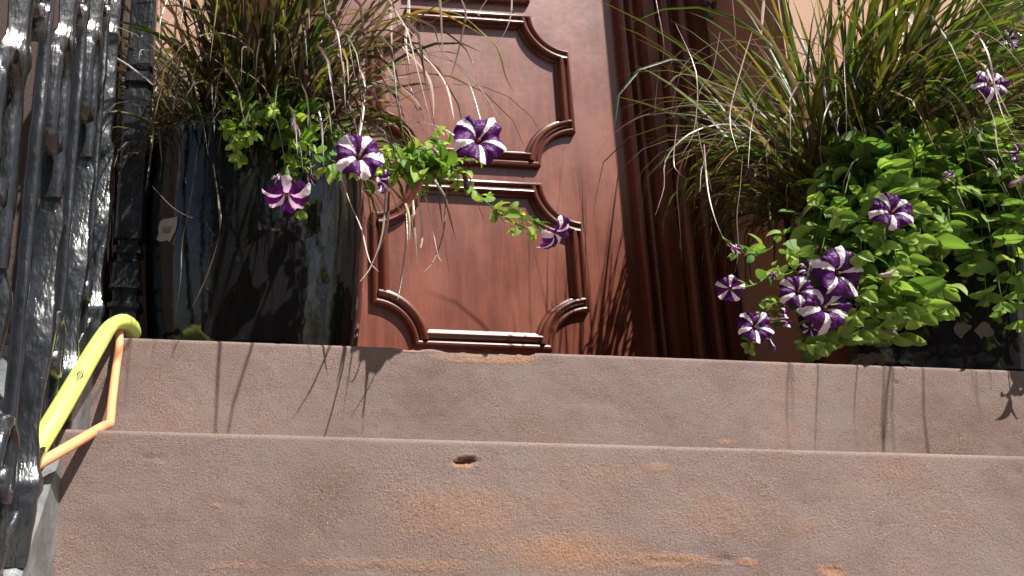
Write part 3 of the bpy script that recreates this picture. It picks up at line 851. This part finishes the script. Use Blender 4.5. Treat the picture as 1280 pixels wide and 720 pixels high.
TL = [  # traced blades of the grass behind the left pot: pixels, first and last depth, width in pixels, colour
    ([(262,-6),(245,35),(215,58),(195,105),(190,180),(182,240)], .42, .34, 6, 'p'), ([(277,-6),(268,30),(252,75),(238,110),(222,150)], .4, .32, 6, 's'),
    ([(250,60),(262,85),(278,120),(292,160),(300,190)], .38, .33, 5, 's'), ([(352,35),(340,60),(328,95),(322,150)], .38, .33, 6, 's'),
    ([(386,-6),(386,22),(376,55),(362,80),(357,112)], .38, .3, 6, 's'), ([(400,40),(402,60),(392,90),(375,125),(365,145)], .36, .3, 5, 's'),
    ([(270,-6),(274,40),(276,80),(272,120),(280,160)], .38, .33, 5, 's'), ([(427,60),(444,78),(455,100),(452,150),(446,185)], .36, .25, 7, 's'),
    ([(325,-6),(318,20),(302,34),(314,60),(330,90)], .4, .33, 5, 'p'), ([(408,100),(412,84),(418,100),(428,120),(420,135),(400,155),(375,178)], .33, .28, 4, 's'),
    ([(390,118),(398,135),(402,160),(398,172)], .32, .28, 4, 's'), ([(500,10),(540,12),(575,18),(605,42),(622,60),(632,95),(642,115)], .35, .2, 5, 'o'),
    ([(460,40),(500,22),(540,12),(580,30),(605,45)], .45, .3, 6, 'o'), ([(470,95),(510,72),(550,64),(575,68)], .45, .3, 7, 'g'), ([(470,120),(500,108),(530,104),(540,110)], .45, .32, 7, 'g'),
    ([(575,-6),(582,15),(578,40),(570,75),(562,100)], .35, .22, 4, 'p'), ([(612,-6),(598,15),(600,20)], .3, .25, 3, 's'),
    ([(640,-6),(638,20),(628,45),(605,68)], .3, .2, 3, 's'), ([(480,60),(515,60),(545,70),(572,80),(600,110),(625,150)], .4, .22, 5, 'p'),
    ([(500,55),(520,75),(535,95),(541,120),(542,150)], .35, .2, 6, 's'), ([(520,60),(545,85),(560,110),(568,150)], .33, .2, 8, 's'),
    ([(511,-6),(510,25),(507,50),(512,80)], .38, .3, 6, 's'), ([(485,-6),(488,25),(490,60)], .38, .3, 6, 's'), ([(472,60),(495,100),(520,125),(530,150)], .36, .25, 5, 's'),
    ([(545,60),(575,85),(590,110),(602,155),(604,185)], .3, .18, 4, 'p'), ([(455,65),(485,95),(525,125),(548,170),(552,210)], .34, .2, 5, 'p'),
    ([(548,235),(551,262),(556,300),(562,345)], .16, .12, 4, 'p'), ([(500,235),(510,262),(512,300)], .18, .14, 6, 'o'), ([(522,240),(528,285),(525,310),(521,285)], .18, .14, 4, 's'),
    ([(532,245),(540,280),(548,318),(553,328)], .17, .13, 3, 's'), ([(486,240),(483,285),(470,320),(463,338)], .2, .15, 5, 'p'), ([(516,250),(518,285),(522,335)], .18, .14, 4, 's'),
    ([(507,262),(508,300),(502,345),(497,375)], .17, .13, 4, 'p'), ([(428,225),(440,258),(452,285),(462,325),(474,340)], .22, .18, 4, 's'), ([(482,235),(478,290),(465,330),(450,352)], .2, .15, 3, 's'),
    ([(190,232),(215,258),(235,270),(242,272)], .26, .24, 3, 's'), ([(267,205),(275,262),(272,300),(258,345),(240,385)], .26, .23, 4, 'p'), ([(558,235),(554,290),(542,325),(530,340)], .2, .14, 3, 's'),
    ([(246,190),(238,250),(228,300),(226,345),(220,392)], .28, .26, 1.6, 's'),
]
TR = [
    ([(1080,90),(1010,50),(950,48),(905,62),(860,85),(830,110)], .45, .25, 6, 'o'), ([(1060,120),(1000,100),(940,95),(890,105),(855,125),(838,150)], .45, .25, 6, 'g'),
    ([(1050,110),(1010,70),(960,60),(905,50),(860,75),(845,110),(838,145)], .42, .25, 4, 's'), ([(985,80),(965,95),(935,130),(912,160),(895,185)], .35, .25, 5, 's'),
    ([(1000,45),(960,55),(935,85),(915,130),(880,200),(875,240)], .4, .25, 4, 'p'), ([(1052,20),(1038,38),(1030,70),(1028,105),(1045,160),(1060,200)], .38, .3, 8, 'p'),
    ([(1050,20),(1040,40),(1030,70)], .36, .32, 9, 's'), ([(1110,-6),(1122,20),(1130,55),(1120,80)], .36, .3, 9, 's'), ([(1130,15),(1140,35),(1142,60),(1140,100)], .35, .3, 8, 's'),
    ([(1203,45),(1214,60),(1219,95),(1218,140)], .3, .26, 8, 's'), ([(1180,15),(1172,40),(1160,55),(1155,60)], .33, .3, 5, 's'), ([(1260,38),(1272,40),(1282,48)], .3, .28, 6, 's'),
    ([(1100,15),(1090,55),(1075,85),(1066,110)], .36, .3, 7, 's'), ([(1195,138),(1210,148),(1222,155),(1235,180)], .28, .24, 5, 's'), ([(845,30),(870,90),(868,160),(852,195)], .3, .22, 3, 's'),
    ([(940,40),(925,90),(912,145),(922,190)], .35, .25, 4, 's'), ([(900,40),(890,90),(876,110),(870,145),(878,190),(890,240)], .32, .22, 3, 's'), ([(846,155),(842,200),(848,215),(860,225)], .28, .24, 3, 's'),
    ([(880,180),(884,230),(893,270),(905,300)], .28, .22, 4, 's'), ([(928,195),(925,235),(921,270),(923,310),(919,340)], .34, .29, 2.5, 's'), ([(935,150),(905,195),(880,230),(866,250)], .34, .25, 3, 'p'),
    ([(1035,60),(990,75),(955,110),(940,150),(935,210)], .4, .26, 4, 'p'), ([(1010,160),(960,165),(915,190),(895,215)], .4, .28, 5, 'o'), ([(990,190),(950,190),(918,195),(900,203)], .38, .28, 4, 'g'),
    ([(820,0),(830,60),(822,100),(818,145)], .4, .3, 3, 's'), ([(915,-6),(920,60),(918,110)], .36, .3, 3, 's'), ([(955,-6),(953,20),(952,42)], .36, .3, 5, 's'),
]
make_grass(LPX, LPY+0.02, 'purple tinged fountain grass with many dry blades, in the pot with the paper sticker', 5, 1500, TL, 0.25, 0.13, 3.2, lambda ps: any(q.x > LPX+0.30+0.25*max(0, q.z-1.05) or (q.x < -0.095 and q.y < 0.53) for q in ps))
make_grass(RPX-0.09, RPY+0.02, 'greener fountain grass arching out above the mound of petunia leaves', 8, 1700, TR, -0.5, 0.55, 2.3, lambda ps: any(q.x < RPX-0.29-0.22*max(0, q.z-1.0) for q in ps))
def seed_head(parent, px, py, Y, ln):
    rnd = random.Random(px); mb = MB(); top = P(px, py, Y)
    axd = Vector((-0.25, -0.1, -1)).normalized(); c = (0.42, 0.30, 0.20)
    for i in range(260):
        s = rnd.random(); p = top + axd*(ln*s); a = rnd.uniform(0, 2*pi)
        d = (Vector((cos(a), sin(a), 0)) + axd*rnd.uniform(0.3, 1.2)).normalized()
        q = p + d*rnd.uniform(0.006, 0.013); sd_ = d.cross(axd).normalized()*0.0006
        mb.add([p-sd_, p+sd_, q], [(0, 1, 2)], c)
    o = obj('seed_head', mb.mesh('seed_head', M['dry'], False), parent); return o, top
for g in [o for o in bpy.data.objects if o.name == 'fountain_grass.001']:
    for (px, py, Y, ln) in ((812, -34, 0.55, 0.06), (1085, -22, 0.42, 0.045)):
        o, top = seed_head(g, px, py, Y, ln)
        mb = MB(); b = Vector((RPX-0.1, RPY, POT_Z+0.42))
        tube(mb, catmull([b, b.lerp(top, 0.5)+Vector((0.06, 0, 0.22)), top+Vector((0.03, 0, 0.05)), top], 8), 0.0011, 6, c=(0.3, 0.24, 0.14))
        obj('stalk', mb.mesh('stalk', M['dry']), g)

# ------------------------------------------------------------------ petunias
def leaf_mesh(name, w_, cup, seed, shade):
    """an ovate leaf one unit long, base at the origin, tip along +Y, face up +Z"""
    rnd = random.Random(seed); vs = []; fs = []; cols = []
    n = 8
    for i in range(n+1):
        t = i/n
        wd = w_*(sin(pi*min(1, t**0.88))**0.50)*0.5 + 0.012*(1-t)
        zc = 0.10*sin(t*2.4)*cup - 0.22*cup*t*t
        rip = 0.018*sin(t*7+seed)
        vs += [(-wd, t, zc+wd*0.30*cup+rip), (-wd*0.5, t, zc+wd*0.08*cup), (0, t, zc-0.02), (wd*0.5, t, zc+wd*0.08*cup), (wd, t, zc+wd*0.30*cup-rip)]
        for e in (1.0, 1.0, 1.25, 1.0, 1.0): cols.append(tuple(q*e for q in shade))
    for i in range(n):
        for j in range(4): fs.append((i*5+j, i*5+j+1, i*5+6+j, i*5+5+j))
    me = mesh(name, vs, fs, M['leaf'])
    a = me.color_attributes.new('tint', 'FLOAT_COLOR', 'POINT'); a.data.foreach_set('color', [q for c in cols for q in (*c, 1.0)])
    return me
LEAVES = [leaf_mesh('leaf', w_, c, s, sh) for (w_, c, s, sh) in
          ((0.62, 0.9, 1, (0.195, 0.295, 0.070)), (0.72, 0.6, 2, (0.140, 0.235, 0.062)), (0.52, 1.2, 3, (0.270, 0.370, 0.095)),
           (0.80, 0.8, 4, (0.100, 0.185, 0.052)), (0.58, 1.5, 5, (0.32, 0.42, 0.115)), (0.66, -0.5, 6, (0.170, 0.265, 0.066)))]
LIME = [leaf_mesh('leaf', w_, c, s, sh) for (w_, c, s, sh) in
        ((0.60, 0.9, 1, (0.19, 0.31, 0.055)), (0.72, 0.6, 2, (0.14, 0.25, 0.050)), (0.50, 1.2, 3, (0.26, 0.37, 0.075)),
         (0.78, 0.8, 4, (0.10, 0.20, 0.045)), (0.55, 1.5, 5, (0.30, 0.41, 0.090)), (0.64, -0.5, 6, (0.17, 0.28, 0.05)))]
SMALLS = [2, 4, 0]
def place_leaf(parent, p, d, up, size, idx, coll):
    d = d.normalized(); s = d.cross(up)
    if s.length < 1e-3: s = d.orthogonal()
    s.normalize(); u = s.cross(d)
    m = Matrix((( s.x, d.x, u.x), (s.y, d.y, u.y), (s.z, d.z, u.z))).to_4x4()
    coll.append((size, Matrix.Translation(p) @ m @ Matrix.Scale(size, 4), idx))
def commit_leaves(parent, coll, LEAVES, limit=290):
    coll.sort(key=lambda q: -q[0])
    inv = world_of(parent).inverted()
    for (sz, m, idx) in coll[:limit]:
        o = bpy.data.objects.new('leaf', LEAVES[idx]); COL.objects.link(o); o.parent = parent
        o.matrix_basis = inv @ m
    rest = coll[limit:]
    if rest:
        mb = MB()
        for (sz, m, idx) in rest:
            me = LEAVES[idx]; cc = tuple(me.color_attributes['tint'].data[2].color)[:3]
            kk = random.uniform(0.8, 1.2)
            mb.add([m @ v.co for v in me.vertices], [tuple(p.vertices) for p in me.polygons], tuple(q*kk for q in cc))
        obj('small_leaves', mb.mesh('small_leaves', M['leaf']), parent, kind='stuff')
def flower_mesh(seed, open_=1.0):
    """unit-radius star petunia, facing +Z, throat at the origin, tube going down -Z"""
    rnd = random.Random(seed); na, rings = 60, [(-1.25, 0.07), (-1.0, 0.09), (-0.65, 0.12), (-0.35, 0.15), (-0.14, 0.21), (-0.03, 0.32), (0.03, 0.46), (0.06, 0.60), (0.06, 0.74), (0.04, 0.87), (0.0, 0.97), (-0.05, 1.03)]
    vs = []; uv = []; ph = [rnd.uniform(0, 6.28) for _ in range(4)]; am = [rnd.uniform(0.7, 1.3) for _ in range(5)]
    for (z, r) in rings:
        for k in range(na):
            th = 2*pi*k/na; f = max(0, (r-0.30)/0.73)
            petal = int(5*k/na); loc = (5*k/na) % 1.0
            lobe = 1 + f*(0.14*(abs(sin(pi*loc))**0.7 - 0.75) + 0.07*exp(-((loc-0.5)/0.10)**2)*am[petal] + 0.04*noise.noise((cos(th)*3, sin(th)*3, seed)))
            ruff = f*f*(0.15*sin(th*5+ph[0]) + 0.08*sin(th*13+ph[1]) + 0.08*sin(th*9+ph[2]) + 0.10*sin(th*2+ph[2])*am[petal])
            back = -0.20*f*f*(0.5+0.5*sin(th+ph[3]))
            rr = r*lobe*(open_ if r > 0.3 else 1)
            zz = z + ruff + back + (1-open_)*f*0.9
            vs.append((rr*cos(th), rr*sin(th), zz)); 
    fs = []; uvs = []
    m = len(rings)
    for i in range(m-1):
        for k in range(na):
            k_ = (k+1) % na
            fs.append((i*na+k, i*na+k_, (i+1)*na+k_, (i+1)*na+k))
            for (ii, kk) in ((i, k), (i, k+1), (i+1, k+1), (i+1, k)):
                uvs.append((5*kk/na, rings[ii][1]/1.03))
    me = mesh('corolla', vs, fs, M['petal'])
    ul = me.uv_layers.new(name='star')
    ul.data.foreach_set('uv', [q for p in uvs for q in p])
    return me
FLOWERS = [flower_mesh(s) for s in (1, 2, 3)] + [flower_mesh(7, 0.72), flower_mesh(9, 0.45)]
def calyx_mesh():
    mb = MB(); c = (0.14, 0.24, 0.05)
    tube(mb, [(0,0,-1.62), (0,0,-1.45), (0,0,-1.25), (0,0,-1.12)], [0.05, 0.13, 0.15, 0.11], 8, c)
    for k in range(5):
        a = 2*pi*k/5
        d = Vector((cos(a), sin(a), 0)); s = Vector((-sin(a), cos(a), 0))
        mb.add([d*0.10+s*0.06+Vector((0,0,-1.25)), d*0.10-s*0.06+Vector((0,0,-1.25)), d*0.24-s*0.07+Vector((0,0,-0.95)), d*0.34+Vector((0,0,-0.62)), d*0.24+s*0.07+Vector((0,0,-0.95))], [(0,1,2,3,4)], c)
    return mb.mesh('calyx', M['leaf'])
CALYX = calyx_mesh()
def eye_mesh():
    mb = MB(); vs, fs = lathe([(0.0, -0.05), (0.05, -0.06), (0.075, -0.12), (0.05, -0.22), (0.0, -0.25)], 10); mb.add(vs, fs, (0.30, 0.16, 0.05))
    return mb.mesh('throat', M['leaf'])
EYE = eye_mesh()
def add_flower(parent, px, py, Y, rpx, face, variant=0, spin=0.0, label=None):
    """face: offsets (dx, dz) of the look direction from straight at the viewer side (-Y)"""
    p = P(px, py, Y); r = 1.12*rpx*dist(Y)/F
    nrm = Vector((face[0], -face[2] if len(face) > 2 else -1.0, face[1])).normalized()
    q = nrm.to_track_quat('Z', 'Y').to_matrix().to_4x4()
    m = Matrix.Translation(p) @ q @ Matrix.Rotation(spin, 4, 'Z') @ Matrix.Scale(r, 4)
    inv = world_of(parent).inverted()
    fl = bpy.data.objects.new('flower', FLOWERS[variant]); COL.objects.link(fl); fl.parent = parent; fl.matrix_basis = inv @ m
    if label: fl['label'] = label
    for nm, me in (('calyx', CALYX), ('throat', EYE)):
        o = bpy.data.objects.new(nm, me); COL.objects.link(o); o.parent = fl
    return p - nrm*r*1.55, nrm
def make_petunia(name_loc, lab, seed, stems, flowers, buds, nleaf_big, pal):
    rnd = random.Random(seed)
    t = thing('petunia_plant', name_loc, lab, 'petunia')
    coll = []; allpts = []
    for (pts, dens, size, rad, tipr) in stems:
        cs_ = catmull(pts, 6)
        mb = MB(); tube(mb, cs_, [rad*(1-0.55*i/len(cs_)) for i in range(len(cs_))], 6, c=(0.17, 0.26, 0.06))
        obj('stem', mb.mesh('stem', M['leaf']), t)
        allpts += cs_
        L = sum((cs_[i+1]-cs_[i]).length for i in range(len(cs_)-1))
        nl = max(2, int(L*dens)); side = 1
        for k in range(nl):
            f = 0.18 + 0.80*k/max(1, nl-1); i = min(len(cs_)-2, int(f*(len(cs_)-1)))
            p = cs_[i]; tg = (cs_[i+1]-cs_[i]).normalized()
            ang = rnd.uniform(0, 2*pi); o1 = tg.orthogonal().normalized(); o2 = tg.cross(o1)
            d = (o1*cos(ang)+o2*sin(ang) + tg*rnd.uniform(0.1, 0.7) + Vector((0.05, -0.25, 0.05))).normalized()
            up = (Vector((rnd.gauss(0.35, 0.4), rnd.gauss(-0.55, 0.35), rnd.gauss(0.9, 0.35)))).normalized()
            sz = size*rnd.uniform(0.55, 1.3)*(1.1-0.55*f)
            if rnd.random() < nleaf_big: sz *= 1.45
            place_leaf(t, p + d*sz*0.10, d, up, sz, rnd.randrange(6), coll)
        # rosette of small young leaves at the tip
        for k in range(tipr):
            p = cs_[-1]; tg = (cs_[-1]-cs_[-2]).normalized(); ang = k*2.4; o1 = tg.orthogonal().normalized(); o2 = tg.cross(o1)
            d = (o1*cos(ang)+o2*sin(ang) + tg*rnd.uniform(0.3, 1.2)).normalized()
            place_leaf(t, p - tg*0.006*k*0.4, d, (tg*1.0+Vector((0, -0.5, 0.6))).normalized(), size*rnd.uniform(0.35, 0.6), rnd.choice(SMALLS), coll)
    for fl in flowers:
        back, nrm = add_flower(t, *fl)
        near = min(allpts, key=lambda q: (q-back).length + 0.3*max(0, q.z-back.z))
        mid = back.lerp(near, 0.5) - nrm*0.01 + Vector((0, 0, 0.004))
        mb = MB(); tube(mb, catmull([back+nrm*0.004, back-nrm*0.008, mid, near], 5), 0.0013, 6, c=(0.18, 0.27, 0.07)); obj('flower_stalk', mb.mesh('flower_stalk', M['leaf']), t)
    for (px, py, Y, ln, dx, dz, c) in buds:      # shrivelled or unopened blooms
        p = P(px, py, Y); k = dist(Y)/F; d = Vector((dx, -0.3, dz)).normalized(); ll = ln*k
        mb = MB(); pr = [0.10, 0.16, 0.14, 0.20, 0.24, 0.15, 0.03]
        cs_ = [p + d*(ll*(i/6-0.5)) + Vector((noise.noise((px, i, 1)), 0, noise.noise((i, py, 2))))*ll*0.08 for i in range(7)]
        tube(mb, cs_, [q*ll for q in pr], 9, c=c, flat=0.75)
        mb.v = [v + Vector((noise.noise(v*300), noise.noise(v*300+Vector((3,3,3))), noise.noise(v*260)))*ll*0.05 for v in mb.v]
        obj('bud', mb.mesh('bud', M['dry']), t)
        near = min(allpts, key=lambda q: (q-cs_[0]).length)
        mb = MB(); tube(mb, catmull([cs_[0], cs_[0].lerp(near, 0.5)+Vector((0, 0, 0.004)), near], 5), 0.0013, 6, c=(0.18, 0.27, 0.07)); obj('flower_stalk', mb.mesh('flower_stalk', M['leaf']), t)
    clear = []
    for fl in flowers:
        pf = P(fl[0], fl[1], fl[2]); clear.append((pf, (CAM-pf).normalized(), 0.85*fl[3]*dist(fl[2])/F))
    def covers(m):
        q = m @ Vector((0, 0.5, 0))
        for (pf, d, r) in clear:
            k = (q-pf).dot(d)
            if k > -0.012 and ((q-pf)-d*k).length < r + 0.012: return True
        return False
    coll = [c for c in coll if not covers(c[1])]
    commit_leaves(t, coll, pal)
    return t
rnd = random.Random(3)
def back_enough(px, py, Y, margin=0.045):
    for _ in range(40):
        p = P(px, py, Y)
        if 1.62*(TREAD - Y) < p.z - 0.36 - margin: break
        Y += 0.006
    return Y
# plant in the left pot
lroot = lambda a: Vector((LPX + 0.17*sin(a), LPY - 0.17*cos(a), POT_Z+0.42))
st1 = []
main = [lroot(0.3), P(400, 190, 0.27), P(440, 218, 0.23), P(490, 222, 0.20), P(535, 212, 0.185), P(572, 214, 0.18), P(588, 232, 0.185), P(618, 262, 0.19), P(650, 282, 0.19), P(682, 291, 0.19)]
st1.append((main, 70, 0.034, 0.0020, 7))
st1.append(([lroot(0.1), P(350, 165, 0.28), P(385, 185, 0.24), P(425, 205, 0.2), P(470, 215, 0.17)], 90, 0.036, 0.0020, 6))
for k in range(13):      # left cluster
    tx, ty = rnd.gauss(362, 42), rnd.gauss(190, 24)
    tx = max(272, min(440, tx)); a = (tx-330)/160; Y = back_enough(tx, ty, rnd.uniform(0.20, 0.29))
    r0 = lroot(a); e = P(tx, ty, Y); st1.append(([r0, r0.lerp(e, 0.45)+Vector((0, -0.01, 0.035)), e], 80, 0.036, 0.0017, 5))
for (ex, ey) in ((285, 160), (300, 175), (300, 200), (318, 150)):
    r0 = lroot(-0.3); e = P(ex, ey, 0.25); st1.append(([r0, r0.lerp(e, 0.5)+Vector((0, -0.01, 0.03)), e], 70, 0.046, 0.0017, 6))
for k in range(22):      # bright cluster half way along the trailing stem
    i = rnd.choice((3, 4, 4, 5)); b = main[i]
    tx, ty = rnd.gauss(530, 28), rnd.gauss(215, 18); e = P(tx, ty, back_enough(tx, ty, rnd.uniform(0.15, 0.23)))
    st1.append(([b, b.lerp(e, 0.5)+Vector((0, 0, 0.01)), e], 110, 0.030, 0.0013, 6))
for (ex, ey) in ((610, 245), (628, 262), (640, 290), (652, 268), (665, 296), (672, 280)):
    b = main[7]; e = P(ex, ey, 0.195+rnd.uniform(-.015, .015)); st1.append(([b, b.lerp(e, .5), e], 60, 0.024, 0.0012, 4))
fl1 = [(450, 193, 0.13, 29, (-0.05, 0.05), 0, 0.55), (600, 173, 0.09, 32, (0.0, 0.05), 1, 0.35), (478, 226, 0.15, 19, (0.75, -0.55, 0.55), 3, 0.2),
       (358, 247, 0.19, 27, (-0.05, -1.0, 0.30), 0, 0.9), (697, 293, 0.185, 23, (0.55, -0.60, 0.45), 2, 0.4), (388, 222, 0.24, 14, (0.3, -0.8, 0.4), 4, 0.0), (347, 222, 0.24, 14, (-0.4, -0.8, 0.4), 4, 0.7)]
bd1 = [(367, 157, 0.2, 26, 0.15, -0.9, (0.42, 0.30, 0.36)), (583, 228, 0.17, 26, 0.05, -1.0, (0.10, 0.03, 0.12)), (545, 190, 0.12, 18, 0.2, -0.5, (0.25, 0.2, 0.16))]
make_petunia((LPX, LPY-0.12, POT_Z+0.42), 'trailing petunia in the stickered pot, one long shoot hanging across the door', 21, st1, fl1, bd1, 0.10, LIME)
# plant in the right pot: a mound spilling over the front and the door side
rroot = lambda a: Vector((RPX + 0.16*sin(a), RPY - 0.16*cos(a), POT_Z+0.425))
st2 = []
def inside(x, y):
    if x < 1000: return False
    if x < 1150 and y > 445: return False
    if x > 1150 and y > 392 - (0 if x < 1190 else 8) and not (x > 1268 and y < 420): return False
    top = 300 - (x-1000)*0.72 if x < 1120 else 213
    return y > top
k = 0
while k < 120:
    tx, ty = rnd.uniform(985, 1330), rnd.uniform(205, 450)
    if not inside(tx, ty): continue
    k += 1
    Y = rnd.uniform(0.20, 0.36); Y = back_enough(tx, ty, Y) if tx < 1200 else Y; e = P(tx, ty, Y); a = max(-1.5, min(0.9, (e.x-RPX+0.05)*3.6)); r0 = rroot(a)
    mid = r0.lerp(e, 0.5) + Vector((0, -0.03, 0.05+0.12*max(0, r0.z-e.z)))
    st2.append(([r0, mid, e], 34, 0.063, 0.0018, 5))
for (ex, ey, Y) in ((945, 410, .2), (915, 362, .24), (920, 315, .26), (968, 345, .22), (955, 385, .24), (935, 435, .22), (1000, 430, .22), (990, 320, .25)):
    r0 = rroot(-1.3); e = P(ex, ey, back_enough(ex, ey, Y)); st2.append(([r0, r0.lerp(e, 0.35)+Vector((-0.01, -0.02, 0.01)), r0.lerp(e, 0.75)+Vector((0, 0, -0.03)), e], 42, 0.034, 0.0017, 4))
for (ex, ey, Y) in ((1240, 115, .17), (1262, 60, .19), (1268, 200, .2), (1184, 222, .2), (1225, 160, .24), (1275, 230, .18)):
    r0 = rroot(0.1); e = P(ex, ey, Y); st2.append(([r0, r0.lerp(e, 0.5)+Vector((0, -0.03, 0.03)), e], 30, 0.030, 0.0017, 4))
fl2 = [(1117, 263, .18, 24, (-0.35, 0.15), 0, 0.1), (1052, 341, .235, 30, (0.05, -0.15), 1, 0.9), (1034, 384, .25, 28, (-0.05, 0.0), 2, 0.2), (998, 364, .26, 20, (-0.5, 0.0, .9), 0, 0.5),
       (945, 408, .275, 19, (-0.25, 0.05), 1, 0.3), (980, 398, .28, 16, (0.9, 0.1, 0.5), 3, 0.0), (1010, 336, .26, 15, (-0.7, 0.3, .5), 3, 0.4), (967, 343, .22, 10, (-0.6, -0.6, .4), 4, 0.4),
       (912, 361, .27, 15, (-0.6, -0.25, 0.7), 2, 0.7), (918, 310, .25, 13, (0.1, -0.7, .6), 4, 0.1), (1240, 104, .12, 21, (-0.1, 0.05), 2, 0.15), (1261, 50, .14, 19, (0.2, -0.3), 3, 0.5),
       (1184, 220, .18, 12, (0.4, 0.4, .5), 4, 0.3), (1268, 192, .18, 16, (0.5, -0.3, .5), 3, 0.9), (1013, 411, .28, 12, (-0.5, -0.5, .5), 3, 0.4)]
bd2 = [(1112, 343, .22, 30, 1.0, 0.15, (0.40, 0.32, 0.26)), (1113, 415, .26, 20, 0.8, -0.5, (0.16, 0.14, 0.10)), (965, 432, .28, 20, 0.1, -1, (0.08, 0.03, 0.10)), (1078, 407, .27, 14, 0.2, -0.8, (0.10, 0.03, 0.15)), (1276, 226, .18, 34, 0.9, 0.45, (0.42, 0.22, 0.36))]
make_petunia((RPX, RPY-0.12, POT_Z+0.42), 'bushy petunia mound spilling over its pot, with striped flowers beside the door frame', 22, st2, fl2, bd2, 0.22, LEAVES)
